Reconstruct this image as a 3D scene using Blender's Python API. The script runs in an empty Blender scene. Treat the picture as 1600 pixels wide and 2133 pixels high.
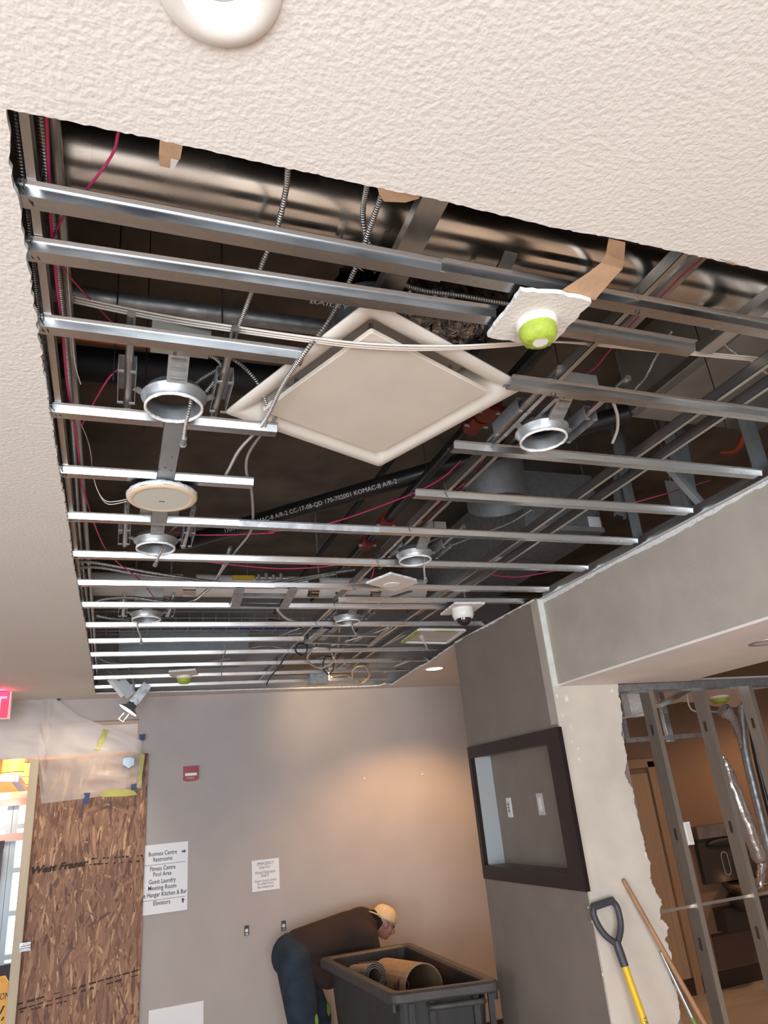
import bpy, bmesh, math, random
from mathutils import Vector, Matrix
from mathutils.geometry import tessellate_polygon
rnd = random.Random(7)
S = bpy.context.scene
COL = S.collection
# ------------------------------------------------------------------ camera
CAMZ = 2.07; CZ = CAMZ + 1.097; F = 1470.0
RR = [Vector((0.93798571, -0.33499038, -0.08924263)),
      Vector((0.05050492, 0.38672323, -0.92081182)),
      Vector((0.34297529, 0.85920114, 0.37965952))]
cam = bpy.data.objects.new('camera', bpy.data.cameras.new('camera')); COL.objects.link(cam)
cam.matrix_world = Matrix(((RR[0].x, -RR[1].x, -RR[2].x, 0), (RR[0].y, -RR[1].y, -RR[2].y, 0),
                           (RR[0].z, -RR[1].z, -RR[2].z, CAMZ), (0, 0, 0, 1)))
cam.data.sensor_fit = 'VERTICAL'; cam.data.sensor_height = 36; cam.data.lens = F / 2133 * 36
cam.data.clip_start = 0.02; cam.data.clip_end = 200
S.camera = cam
# ------------------------------------------------------------------ world, window light, exposure
W = bpy.data.worlds.new('world'); S.world = W; W.use_nodes = True
W.node_tree.nodes['Background'].inputs[0].default_value = (0.80, 0.90, 1.0, 1)
W.node_tree.nodes['Background'].inputs[1].default_value = 4.0
def area(name, loc, rot, sx, sy, power, col, spread=180):
    l = bpy.data.lights.new(name, 'AREA'); l.shape = 'RECTANGLE'; l.size = sx; l.size_y = sy
    l.energy = power; l.color = col; l.spread = math.radians(spread)
    o = bpy.data.objects.new(name, l); o.location = loc; o.rotation_euler = rot; COL.objects.link(o); return o
# daylight through the big window in the rear wall, behind the camera
area('rear_window_daylight', (-0.9, -3.32, 1.50), (math.radians(90), 0, 0), 3.9, 2.5, 290, (0.84, 0.92, 1.0))
# daylight through the side window behind the camera on the left
area('side_window_daylight', (-4.12, -0.6, 1.6), (math.radians(90), 0, math.radians(-90)), 2.4, 2.0, 120, (0.86, 0.93, 1.0))
S.view_settings.view_transform = 'Standard'; S.view_settings.look = 'None'
S.view_settings.exposure = 0.07; S.view_settings.gamma = 1.0; S.view_settings.use_curve_mapping = False
S.cycles.use_denoising = True; S.cycles.sample_clamp_indirect = 6; S.cycles.max_bounces = 10
S.cycles.diffuse_bounces = 6; S.cycles.glossy_bounces = 4; S.cycles.transparent_max_bounces = 12
S.cycles.caustics_reflective = False; S.cycles.caustics_refractive = False
# ------------------------------------------------------------------ helpers
def at(px, py, x=None, y=None, z=None):
    """photo pixel -> the point of the place where its sight line meets a plane x=, y= or z="""
    a, b = px - 800.0, py - 1066.5
    d = RR[0] * a + RR[1] * b + RR[2] * F
    if z is not None: t = (z - CAMZ) / d.z
    elif y is not None: t = y / d.y
    else: t = x / d.x
    return Vector((d.x * t, d.y * t, CAMZ + d.z * t))
MATS = {}
def mat(name, col=(.5, .5, .5), rough=.6, metal=0.0, var=0.0, vscale=8.0, vcol=None, bump=0.0, bscale=60.0, spec=.5,
        emit=None, estr=0.0, alpha=1.0, trans=0.0, stretch=(1, 1, 1), sss=0.0, rvar=0.0, detail=3.0):
    m = bpy.data.materials.new(name); m.use_nodes = True; MATS[name] = m
    nt = m.node_tree; N = nt.nodes; L = nt.links; p = N['Principled BSDF']
    p.inputs['Base Color'].default_value = (*col, 1); p.inputs['Roughness'].default_value = rough
    p.inputs['Metallic'].default_value = metal; p.inputs['Specular IOR Level'].default_value = spec
    p.inputs['Alpha'].default_value = alpha; p.inputs['Transmission Weight'].default_value = trans
    if sss: p.inputs['Subsurface Weight'].default_value = sss; p.inputs['Subsurface Scale'].default_value = .01
    if emit: p.inputs['Emission Color'].default_value = (*emit, 1); p.inputs['Emission Strength'].default_value = estr
    co = N.new('ShaderNodeTexCoord'); mp = N.new('ShaderNodeMapping'); mp.inputs['Scale'].default_value = stretch
    L.new(co.outputs['Object'], mp.inputs['Vector'])
    if var or rvar:
        n = N.new('ShaderNodeTexNoise'); n.inputs['Scale'].default_value = vscale; n.inputs['Detail'].default_value = detail + 2
        L.new(mp.outputs[0], n.inputs['Vector'])
        r = N.new('ShaderNodeMapRange'); r.inputs[1].default_value = .3; r.inputs[2].default_value = .7
        L.new(n.outputs['Fac'], r.inputs[0])
        if var:
            mx = N.new('ShaderNodeMix'); mx.data_type = 'RGBA'
            c2 = vcol if vcol else tuple(max(0, c * (1 - var)) for c in col)
            c1 = col if vcol else tuple(min(1, c * (1 + var * .6)) for c in col)
            mx.inputs[6].default_value = (*c1, 1); mx.inputs[7].default_value = (*c2, 1)
            L.new(r.outputs[0], mx.inputs[0]); L.new(mx.outputs[2], p.inputs['Base Color'])
        if rvar:
            r2 = N.new('ShaderNodeMapRange'); r2.inputs[1].default_value = .3; r2.inputs[2].default_value = .7
            r2.inputs[3].default_value = max(.05, rough - rvar); r2.inputs[4].default_value = rough + rvar
            L.new(n.outputs['Fac'], r2.inputs[0]); L.new(r2.outputs[0], p.inputs['Roughness'])
    if bump:
        n2 = N.new('ShaderNodeTexNoise'); n2.inputs['Scale'].default_value = bscale; n2.inputs['Detail'].default_value = detail
        L.new(mp.outputs[0], n2.inputs['Vector'])
        b = N.new('ShaderNodeBump'); b.inputs['Strength'].default_value = bump; b.inputs['Distance'].default_value = .01
        L.new(n2.outputs['Fac'], b.inputs['Height']); L.new(b.outputs[0], p.inputs['Normal'])
    return m
WLOC = {}
class MB:
    def __init__(s): s.v = []; s.f = []; s.uv = []; s.sm = []
    def add(s, vs, fs, uvs=None, smooth=False):
        o = len(s.v); s.v += [Vector(v) for v in vs]; s.uv += (uvs if uvs else [(0, 0)] * len(vs))
        for f in fs: s.f.append(tuple(i + o for i in f)); s.sm.append(smooth)
        return s
    def box(s, a, b, M=None):
        x0, y0, z0 = a; x1, y1, z1 = b
        vs = [Vector(p) for p in ((x0,y0,z0),(x1,y0,z0),(x1,y1,z0),(x0,y1,z0),(x0,y0,z1),(x1,y0,z1),(x1,y1,z1),(x0,y1,z1))]
        if M: vs = [M @ v for v in vs]
        return s.add(vs, [(0,3,2,1),(4,5,6,7),(0,1,5,4),(1,2,6,5),(2,3,7,6),(3,0,4,7)])
    def cbox(s, c, size, M=None):
        c = Vector(c); h = Vector(size) / 2
        if M: return s.box(-h, h, Matrix.Translation(c) @ M)
        return s.box(c - h, c + h)
    def bar(s, p, q, w, h, up=(0, 0, 1)):
        """a straight bar of section w x h from p to q"""
        p = Vector(p); q = Vector(q); d = (q - p).normalized(); u = Vector(up)
        if abs(d.dot(u)) > .98: u = Vector((1, 0, 0))
        a = d.cross(u).normalized() * w / 2; b = a.cross(d).normalized() * h / 2
        vs = [p-a-b, p+a-b, p+a+b, p-a+b, q-a-b, q+a-b, q+a+b, q-a+b]
        return s.add(vs, [(0,1,2,3),(7,6,5,4),(1,0,4,5),(2,1,5,6),(3,2,6,7),(0,3,7,4)])
    def tube(s, pts, r, n=8, cap=True, smooth=True, sub=1, flat=None):
        pts = [Vector(p) for p in pts]
        if sub > 1: pts = catmull(pts, sub)
        rs = r if isinstance(r, (list, tuple)) else None
        if rs and len(rs) != len(pts):
            m = len(rs) - 1; k = len(pts) - 1
            rs = [rs[min(m - 1, int(i * m / k))] * (1 - (i * m / k - min(m - 1, int(i * m / k)))) + rs[min(m - 1, int(i * m / k)) + 1] * (i * m / k - min(m - 1, int(i * m / k))) for i in range(k + 1)]
        o = len(s.v); L = 0; d0 = (pts[1] - pts[0]).normalized()
        a = d0.cross(Vector((0, 0, 1)));
        if a.length < .05: a = d0.cross(Vector((1, 0, 0)))
        a.normalize(); vs = []; uv = []
        for i, p in enumerate(pts):
            d = (pts[min(i + 1, len(pts) - 1)] - pts[max(i - 1, 0)]).normalized()
            a = (a - d * a.dot(d)).normalized(); b = d.cross(a)
            if i: L += (p - pts[i - 1]).length
            rr = rs[i] if rs else r
            for k in range(n):
                t = 2 * math.pi * k / n; fy = flat if flat else 1
                vs.append(p + a * math.cos(t) * rr + b * math.sin(t) * rr * fy); uv.append((L, k / n))
        fs = []
        for i in range(len(pts) - 1):
            for k in range(n):
                k2 = (k + 1) % n; fs.append((i*n+k, i*n+k2, (i+1)*n+k2, (i+1)*n+k))
        s.add(vs, fs, uv, smooth)
        if cap:
            s.add([vs[k] for k in range(n)], [tuple(range(n - 1, -1, -1))]); s.add(vs[-n:], [tuple(range(n))])
        return s
    def lathe(s, prof, n=24, M=None, smooth=True, close=False):
        """prof: (radius, z) pairs turned about local z"""
        vs = []; M = M or Matrix()
        for r, z in prof:
            for k in range(n):
                t = 2 * math.pi * k / n; vs.append(M @ Vector((r * math.cos(t), r * math.sin(t), z)))
        m = len(prof); fs = []
        for i in range(m if close else m - 1):
            j = (i + 1) % m
            for k in range(n):
                k2 = (k + 1) % n; fs.append((i*n+k, i*n+k2, j*n+k2, j*n+k))
        s.add(vs, fs, None, smooth)
        return s
    def disc(s, c, r, n=24, M=None, flip=False):
        M = M or Matrix(); c = Vector(c)
        vs = [M @ (c + Vector((r * math.cos(2*math.pi*k/n), r * math.sin(2*math.pi*k/n), 0))) for k in range(n)]
        return s.add(vs, [tuple(range(n - 1, -1, -1)) if flip else tuple(range(n))])
    def ell(s, c, r, M=None, n=14, m=9):
        c = Vector(c); M = M or Matrix(); vs = []; fs = []
        for i in range(m + 1):
            ph = math.pi * i / m
            for k in range(n):
                t = 2 * math.pi * k / n
                vs.append(c + M @ Vector((r[0]*math.sin(ph)*math.cos(t), r[1]*math.sin(ph)*math.sin(t), r[2]*math.cos(ph))))
        for i in range(m):
            for k in range(n):
                k2 = (k + 1) % n; fs.append((i*n+k, (i+1)*n+k, (i+1)*n+k2, i*n+k2))
        return s.add(vs, fs, None, True)
    def prism(s, poly, d, M=None):
        """poly: 3-d points of a flat outline, pushed along vector d"""
        M = M or Matrix(); P = [M @ Vector(p) for p in poly]; D = M.to_3x3() @ Vector(d); n = len(P)
        tri = tessellate_polygon([P])
        nrm = Vector((0, 0, 0))
        for i in range(n): nrm += P[i].cross(P[(i + 1) % n])
        fl = nrm.dot(D) > 0
        a = []
        for t in tri:
            nn = (P[t[1]] - P[t[0]]).cross(P[t[2]] - P[t[0]])
            a.append(tuple(t) if nn.dot(D) < 0 else (t[0], t[2], t[1]))
        fs = a + [(t[2] + n, t[1] + n, t[0] + n) for t in a]
        for i in range(n):
            j = (i + 1) % n; fs.append((i, j, j + n, i + n) if fl else (j, i, i + n, j + n))
        return s.add(P + [p + D for p in P], fs)
    def build(s, name, m, parent=None, kind=None, rim=None):
        me = bpy.data.meshes.new(name)
        if parent is not None: org = WLOC[parent.name]
        else:
            xs = [v.x for v in s.v]; ys = [v.y for v in s.v]; zs = [v.z for v in s.v]
            org = Vector(((min(xs)+max(xs))/2, (min(ys)+max(ys))/2, min(zs)))
        me.from_pydata([v - org for v in s.v], [], s.f)
        if any(u != (0, 0) for u in s.uv):
            ul = me.uv_layers.new(name='uv')
            for lp in me.loops: ul.data[lp.index].uv = s.uv[lp.vertex_index]
        me.polygons.foreach_set('use_smooth', s.sm); me.update()
        me.materials.append(MATS[m] if isinstance(m, str) else m)
        o = bpy.data.objects.new(name, me); COL.objects.link(o)
        if parent is None: o.location = org; WLOC[o.name] = org
        else: o.parent = parent; WLOC[o.name] = org
        if kind: o['kind'] = kind
        return o
def catmull(P, sub):
    out = []
    for i in range(len(P) - 1):
        p0 = P[max(i - 1, 0)]; p1 = P[i]; p2 = P[i + 1]; p3 = P[min(i + 2, len(P) - 1)]
        for k in range(sub):
            t = k / sub
            out.append(.5 * ((2*p1) + (p2-p0)*t + (2*p0-5*p1+4*p2-p3)*t*t + (3*p1-p0-3*p2+p3)*t*t*t))
    out.append(P[-1]); return out
def tag(o, label, cat, group=None):
    o['label'] = label; o['category'] = cat
    if group: o['group'] = group
    return o
def thing(name, loc, label, cat, group=None):
    o = bpy.data.objects.new(name, None); COL.objects.link(o); o.location = loc; o.empty_display_size = .05
    WLOC[o.name] = Vector(loc); return tag(o, label, cat, group)
def text(name, body, size, org, m, parent, ux=(1, 0, 0), uy=(0, 0, 1), align='CENTER', squeeze=1.0, thick=.0006, shear=0, width=None, bold=0):
    cu = bpy.data.curves.new(name, 'FONT'); cu.body = body; cu.size = size; cu.align_x = align; cu.resolution_u = 2; cu.shear = shear; cu.offset = bold
    t = bpy.data.objects.new(name, cu); COL.objects.link(t)
    bpy.context.view_layer.update()
    me = bpy.data.meshes.new_from_object(t.evaluated_get(bpy.context.evaluated_depsgraph_get()))
    X = Vector(ux).normalized(); Y = Vector(uy).normalized(); O = Vector(org) - WLOC[parent.name]
    nrm = X.cross(Y)
    if width: xs_ = [v.co.x for v in me.vertices]; squeeze = width / (max(xs_) - min(xs_))
    for v in me.vertices: v.co = O + X * v.co.x * squeeze + Y * v.co.y + nrm * thick
    bpy.data.objects.remove(t); bpy.data.curves.remove(cu)
    me.materials.clear(); me.materials.append(MATS[m])
    o = bpy.data.objects.new(name, me); COL.objects.link(o); o.parent = parent; WLOC[o.name] = WLOC[parent.name]
    return o
def solid(name, mb, m, parent, voxel=.012, smooth=6):
    """fuse overlapping shapes into one continuous skin"""
    o = mb.build(name + '_tmp', m, parent)
    r = o.modifiers.new('r', 'REMESH'); r.mode = 'VOXEL'; r.voxel_size = voxel; r.use_smooth_shade = True
    q = o.modifiers.new('s', 'SMOOTH'); q.factor = .5; q.iterations = smooth
    bpy.context.view_layer.update()
    me = bpy.data.meshes.new_from_object(o.evaluated_get(bpy.context.evaluated_depsgraph_get()))
    me.name = name; me.materials.clear(); me.materials.append(MATS[m])
    me.polygons.foreach_set('use_smooth', [True] * len(me.polygons))
    n = bpy.data.objects.new(name, me); COL.objects.link(n)
    n.location = o.location
    if parent: n.parent = parent
    w = WLOC[o.name]; bpy.data.objects.remove(o); WLOC[n.name] = w
    return n
def struct(name, mb, m): return mb.build(name, m, None, 'structure')
ORD = ['zeroth','first','second','third','fourth','fifth','sixth','seventh','eighth','ninth','tenth','eleventh','twelfth','thirteenth','fourteenth','fifteenth']
# ------------------------------------------------------------------ materials
mat('ceiling_paint', (.69, .64, .59), .85, bump=.24, bscale=85, detail=1.8, var=.03, vscale=2, spec=.2)
mat('gypsum', (.82, .80, .78), .95, var=.15, vscale=40, bump=.5, bscale=120)
mat('plaster_smooth', (.80, .74, .70), .9, var=.06, vscale=3, bump=.08, bscale=40)
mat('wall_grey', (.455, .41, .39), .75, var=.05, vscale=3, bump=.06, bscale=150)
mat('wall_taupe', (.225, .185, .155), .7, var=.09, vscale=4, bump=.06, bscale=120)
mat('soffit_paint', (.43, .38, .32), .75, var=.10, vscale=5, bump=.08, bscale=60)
mat('plaster_face', (.65, .575, .495), .85, var=.10, vscale=4, bump=.12, bscale=30)
mat('corner_mud', (.72, .72, .67), .85, var=.12, vscale=14, bump=.2, bscale=40)
mat('galv', (.60, .61, .62), .27, 1.0, var=.14, vscale=14, stretch=(.25, 1, 1), rvar=.09, bump=.04, bscale=9)
mat('galv_y', (.62, .61, .59), .36, 1.0, var=.18, vscale=20, stretch=(1, .2, 1), rvar=.08)
mat('galv_z', (.60, .54, .47), .42, .85, var=.15, vscale=18, stretch=(1, 1, .2), rvar=.08)
mat('galv_duct', (.66, .65, .63), .20, 1.0, var=.22, vscale=7, stretch=(.5, 1, 1), rvar=.1, bump=.1, bscale=4)
mat('galv_dull', (.44, .45, .46), .5, .85, var=.25, vscale=25, rvar=.1)
mat('sheet_metal', (.42, .40, .36), .5, .6, var=.2, vscale=4)
mat('strap_metal', (.40, .43, .45), .45, .7, var=.1, vscale=10)
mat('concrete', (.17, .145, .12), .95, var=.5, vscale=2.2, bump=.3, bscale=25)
mat('black_pipe', (.012, .012, .013), .35, var=.3, vscale=10)
mat('black_rubber', (.01, .01, .012), .6)
mat('red_paint', (.16, .02, .013), .45, var=.3, vscale=20)
mat('pink_wire', (.50, .035, .13), .45)
mat('white_wire', (.62, .56, .50), .5)
mat('grey_wire', (.30, .28, .27), .5)
mat('blue_cable', (.03, .06, .28), .5)
mat('thin_wire', (.10, .10, .10), .4, .8)
mat('brown_paper', (.48, .30, .18), .9, var=.12, vscale=25, bump=.1, bscale=80)
mat('green_tape', (.36, .46, .05), .55, var=.15, vscale=30, bump=.5, bscale=45)
mat('yellow_tape', (.40, .39, .09), .5, var=.15, vscale=20)
mat('blue_tape', (.015, .035, .14), .5, var=.3, vscale=30)
mat('white_plastic', (.78, .75, .71), .4)
mat('white_enamel', (.72, .67, .61), .42, var=.05, vscale=4)
mat('plaque_enamel', (.63, .56, .48), .45, var=.06, vscale=5)
mat('dome_glass', (.015, .013, .012), .08, spec=.8)
mat('foil', (.75, .70, .66), .14, 1.0, var=.75, vscale=16, bump=.7, bscale=24, vcol=(.05, .04, .04))
mat('espresso', (.018, .010, .010), .38, var=.3, vscale=14, stretch=(1, .3, .3))
mat('niche_grey', (.40, .42, .43), .8)
mat('sign_white', (.84, .84, .86), .45)
mat('ink', (.05, .055, .075), .7)
mat('ink_brown', (.05, .03, .022), .8)
mat('label_grey', (.55, .53, .52), .6)
mat('fire_red', (.32, .015, .025), .35)
mat('chrome', (.8, .8, .8), .12, 1.0)
mat('pine', (.60, .50, .37), .7, var=.18, vscale=9, stretch=(1, 1, .08))
mat('bin_plastic', (.026, .025, .026), .55, var=.35, vscale=7, bump=.1, bscale=60)
mat('bin_rim', (.055, .045, .04), .55, var=.3, vscale=14)
mat('cardboard', (.42, .28, .165), .85, var=.15, vscale=20)
mat('carpet_roll', (.30, .235, .20), .95, var=.3, vscale=60)
mat('jeans', (.020, .033, .052), .9, var=.45, vscale=10, bump=.2, bscale=120)
mat('jacket', (.036, .020, .016), .95, var=.2, vscale=6, bump=.15, bscale=60)
mat('jacket_dark', (.016, .010, .010), .95)
mat('skin', (.46, .22, .17), .55, var=.12, vscale=25, sss=.1)
mat('hair', (.035, .022, .016), .8)
mat('cap_cloth', (.70, .52, .30), .9, var=.08, vscale=30)
mat('hivis', (.15, .28, .05), .7)
mat('boot', (.015, .012, .012), .6)
mat('yellow_handle', (.80, .50, .01), .35)
mat('handle_grey', (.055, .055, .065), .5, bump=.1, bscale=80)
mat('broom_wood', (.38, .20, .10), .5, var=.2, vscale=30, stretch=(1, 1, .1))
mat('pole_metal', (.5, .5, .52), .35, .9)
mat('corridor_warm_tone', (.25, .145, .09), .75, var=.06, vscale=3)  # brown puts the warm lamp light into the back wall's paint colour
mat('corridor_trim', (.36, .22, .13), .5, var=.1, vscale=8, stretch=(1, 1, .2))
mat('door_wood', (.40, .26, .165), .5, var=.12, vscale=10, stretch=(3, 3, .15))
mat('dark_base', (.035, .02, .014), .5)
mat('steel', (.42, .37, .33), .3, 1.0, var=.2, vscale=10)
mat('fountain_dark', (.06, .045, .038), .35, .3)
mat('floor_wood', (.47, .385, .32), .45, var=.25, vscale=3, stretch=(.3, 1.5, 1), bump=.1, bscale=20)
mat('lamp_warm', (1, .95, .85), .5, emit=(1, .72, .42), estr=14)
mat('lamp_white', (1, 1, 1), .5, emit=(1, .90, .74), estr=12)
mat('shade_glow', (.9, .55, .1), .6, emit=(1, .60, .10), estr=1.1)
mat('exit_glow', (.9, .05, .1), .4, emit=(1, .02, .07), estr=1.3)
mat('frame_blue', (.45, .65, .85), .4)
mat('frame_lilac', (.60, .52, .58), .5)
mat('street_dark', (.06, .07, .10), .7)
mat('caution_yellow', (.85, .42, .01), .45)
mat('wood_facade', (.60, .33, .11), .6, var=.2, vscale=8)
mat('glass', (1, 1, 1), .02)
def glass_mix():
    m = MATS['glass']; N = m.node_tree.nodes; L = m.node_tree.links
    tr = N.new('ShaderNodeBsdfTransparent'); gl = N.new('ShaderNodeBsdfGlossy'); gl.inputs['Roughness'].default_value = .02
    mx = N.new('ShaderNodeMixShader'); mx.inputs[0].default_value = .06
    L.new(tr.outputs[0], mx.inputs[1]); L.new(gl.outputs[0], mx.inputs[2]); L.new(mx.outputs[0], N['Material Output'].inputs['Surface'])
glass_mix()
mat('lens_off', (.70, .64, .59), .5)
mat('paper_white', (.72, .70, .68), .7)
# braided / corrugated cable jacket: rings follow the run of the cable
def coil_mat(name, col, dark, pitch):
    m = mat(name, col, .38, .9); N = m.node_tree.nodes; L = m.node_tree.links; p = N['Principled BSDF']
    u = N.new('ShaderNodeUVMap'); u.uv_map = 'uv'; w = N.new('ShaderNodeTexWave'); w.inputs['Scale'].default_value = pitch
    L.new(u.outputs[0], w.inputs['Vector'])
    b = N.new('ShaderNodeBump'); b.inputs['Strength'].default_value = 1; b.inputs['Distance'].default_value = .004
    L.new(w.outputs['Fac'], b.inputs['Height']); L.new(b.outputs[0], p.inputs['Normal'])
    mx = N.new('ShaderNodeMix'); mx.data_type = 'RGBA'; mx.inputs[6].default_value = (*dark, 1); mx.inputs[7].default_value = (*col, 1)
    L.new(w.outputs['Fac'], mx.inputs[0]); L.new(mx.outputs[2], p.inputs['Base Color'])
coil_mat('armoured', (.66, .62, .58), (.26, .24, .22), 40)
def osb_mat():
    m = mat('osb', (.36, .19, .11), .75); N = m.node_tree.nodes; L = m.node_tree.links; p = N['Principled BSDF']
    co = N.new('ShaderNodeTexCoord')
    def flakes(sc, rot, seed):
        mp = N.new('ShaderNodeMapping'); mp.inputs['Scale'].default_value = sc; mp.inputs['Rotation'].default_value = (0, rot, 0)
        mp.inputs['Location'].default_value = (seed, seed * .7, seed * 1.3)
        L.new(co.outputs['Object'], mp.inputs['Vector'])
        nz = N.new('ShaderNodeTexNoise'); nz.inputs['Scale'].default_value = 1.3; nz.inputs['Detail'].default_value = 3; L.new(mp.outputs[0], nz.inputs['Vector'])
        ad = N.new('ShaderNodeMix'); ad.data_type = 'RGBA'; ad.blend_type = 'LINEAR_LIGHT'; ad.inputs[0].default_value = .35
        L.new(mp.outputs[0], ad.inputs[6]); L.new(nz.outputs['Color'], ad.inputs[7])
        v = N.new('ShaderNodeTexVoronoi'); v.inputs['Scale'].default_value = 1; L.new(ad.outputs[2], v.inputs['Vector'])
        return v
    a = flakes((40, 1, 9), .12, 1.0); b = flakes((34, 1, 7.5), -.35, 5.0); c = flakes((30, 1, 11), .5, 9.0)
    s1 = N.new('ShaderNodeSeparateColor'); L.new(b.outputs['Color'], s1.inputs[0])
    g = N.new('ShaderNodeMath'); g.operation = 'GREATER_THAN'; g.inputs[1].default_value = .55; L.new(s1.outputs[0], g.inputs[0])
    m1 = N.new('ShaderNodeMix'); m1.data_type = 'RGBA'; L.new(g.outputs[0], m1.inputs[0]); L.new(a.outputs['Color'], m1.inputs[6]); L.new(b.outputs['Color'], m1.inputs[7])
    s2 = N.new('ShaderNodeSeparateColor'); L.new(c.outputs['Color'], s2.inputs[0])
    g2 = N.new('ShaderNodeMath'); g2.operation = 'GREATER_THAN'; g2.inputs[1].default_value = .72; L.new(s2.outputs[1], g2.inputs[0])
    m2 = N.new('ShaderNodeMix'); m2.data_type = 'RGBA'; L.new(g2.outputs[0], m2.inputs[0]); L.new(m1.outputs[2], m2.inputs[6]); L.new(c.outputs['Color'], m2.inputs[7])
    s3 = N.new('ShaderNodeSeparateColor'); L.new(m2.outputs[2], s3.inputs[0])
    rp = N.new('ShaderNodeValToRGB'); e = rp.color_ramp.elements
    e[0].position = 0; e[0].color = (.12, .055, .035, 1); e[1].position = 1; e[1].color = (.56, .33, .18, 1)
    for ps, cl in ((.3, (.24, .115, .07, 1)), (.6, (.34, .17, .10, 1)), (.86, (.42, .225, .125, 1))):
        q = e.new(ps); q.color = cl
    L.new(s3.outputs[2], rp.inputs[0])
    n = N.new('ShaderNodeTexNoise'); n.inputs['Scale'].default_value = 90; mp = N.new('ShaderNodeMapping'); mp.inputs['Scale'].default_value = (1, 1, .12)
    L.new(co.outputs['Object'], mp.inputs['Vector']); L.new(mp.outputs[0], n.inputs['Vector'])
    mx = N.new('ShaderNodeMix'); mx.data_type = 'RGBA'; mx.blend_type = 'MULTIPLY'; mx.inputs[0].default_value = .55
    L.new(rp.outputs[0], mx.inputs[6]); L.new(n.outputs['Color'], mx.inputs[7])
    gm = N.new('ShaderNodeMix'); gm.data_type = 'RGBA'; gm.blend_type = 'ADD'; gm.inputs[0].default_value = .3
    L.new(mx.outputs[2], gm.inputs[6]); L.new(rp.outputs[0], gm.inputs[7]); L.new(gm.outputs[2], p.inputs['Base Color'])
    bp = N.new('ShaderNodeBump'); bp.inputs['Strength'].default_value = .5; bp.inputs['Distance'].default_value = .004
    L.new(s3.outputs[0], bp.inputs['Height']); L.new(bp.outputs[0], p.inputs['Normal'])
osb_mat()
def strand_mat():
    m = mat('strand', (.3, .2, .1), .7); N = m.node_tree.nodes; L = m.node_tree.links; p = N['Principled BSDF']
    a = N.new('ShaderNodeAttribute'); a.attribute_name = 'tone'; rp = N.new('ShaderNodeValToRGB'); e = rp.color_ramp.elements
    e[0].color = (.17, .085, .06, 1); e[1].color = (.62, .39, .22, 1)
    for ps, cl in ((.35, (.27, .14, .09, 1)), (.7, (.36, .195, .125, 1)), (.9, (.47, .27, .16, 1))): q = e.new(ps); q.color = cl
    L.new(a.outputs['Fac'], rp.inputs[0])
    co = N.new('ShaderNodeTexCoord'); mp = N.new('ShaderNodeMapping'); mp.inputs['Scale'].default_value = (1, 1, .1); n = N.new('ShaderNodeTexNoise'); n.inputs['Scale'].default_value = 130; n.inputs['Detail'].default_value = 3
    L.new(co.outputs['Object'], mp.inputs[0]); L.new(mp.outputs[0], n.inputs['Vector'])
    r_ = N.new('ShaderNodeMapRange'); r_.inputs[3].default_value = .6; r_.inputs[4].default_value = 1.35; L.new(n.outputs['Fac'], r_.inputs[0])
    mx = N.new('ShaderNodeMix'); mx.data_type = 'RGBA'; mx.blend_type = 'MULTIPLY'; mx.inputs[0].default_value = 1
    L.new(rp.outputs[0], mx.inputs[6]); L.new(r_.outputs[0], mx.inputs[7]); L.new(mx.outputs[2], p.inputs['Base Color'])
strand_mat()
def film_mat():
    m = mat('poly_film', (.95, .93, .92), .35, bump=.6, bscale=6); N = m.node_tree.nodes; L = m.node_tree.links
    p = N['Principled BSDF']; out = N['Material Output']
    tr = N.new('ShaderNodeBsdfTransparent'); tl = N.new('ShaderNodeBsdfTranslucent'); tl.inputs[0].default_value = (.92, .89, .87, 1)
    a = N.new('ShaderNodeMixShader'); a.inputs[0].default_value = .45; L.new(p.outputs[0], a.inputs[1]); L.new(tl.outputs[0], a.inputs[2])
    b = N.new('ShaderNodeMixShader'); b.inputs[0].default_value = .50; L.new(a.outputs[0], b.inputs[1]); L.new(tr.outputs[0], b.inputs[2])
    L.new(b.outputs[0], out.inputs['Surface'])
film_mat()
exec_parts = []
# ================================================================== THE SETTING
YB = 7.0; DECK = CZ + 1.0
def jag(pts, z, step=.03, amp=.004):
    """world x/y outline from photo points on the ceiling plane, with a torn edge"""
    P = [at(a, b, z=z) for a, b in pts]; out = []
    for i in range(len(P) - 1):
        n = max(1, int((P[i+1] - P[i]).length / step))
        for k in range(n):
            q = P[i].lerp(P[i+1], k / n); d = (P[i+1] - P[i]).normalized()
            out.append(q + Vector((-d.y, d.x, 0)) * rnd.uniform(-amp, amp))
    out.append(P[-1]); return out
near = jag([(13, 228), (236, 272), (337, 293), (540, 338), (787, 391), (918, 418), (1040, 447), (1139, 471), (1300, 501), (1600, 565)], CZ, .009, .0016)
left = jag([(13, 228), (20, 330), (47, 470), (75, 660), (100, 830), (120, 960), (140, 1075), (152, 1170), (165, 1240), (178, 1305), (190, 1380), (198, 1446)], CZ, .013, .0035)
back = jag([(198, 1446), (400, 1441), (640, 1434), (754, 1431), (790, 1429), (802, 1425), (816, 1427), (845, 1408), (868, 1393), (887, 1384), (897, 1378), (920, 1361), (949, 1342)], CZ, .025, .006)
A, B, C_ = at(335, 0, z=CZ), at(588, 0, z=CZ), at(462, 97, z=CZ)
def circ(a, b, c_):
    d_ = 2 * (a.x*(b.y-c_.y) + b.x*(c_.y-a.y) + c_.x*(a.y-b.y)); s = [v.x**2 + v.y**2 for v in (a, b, c_)]
    return Vector(((s[0]*(b.y-c_.y)+s[1]*(c_.y-a.y)+s[2]*(a.y-b.y))/d_, (s[0]*(c_.x-b.x)+s[1]*(a.x-c_.x)+s[2]*(b.x-a.x))/d_, CZ))
LC = circ(A, B, C_); LR = (A - LC).length
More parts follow.
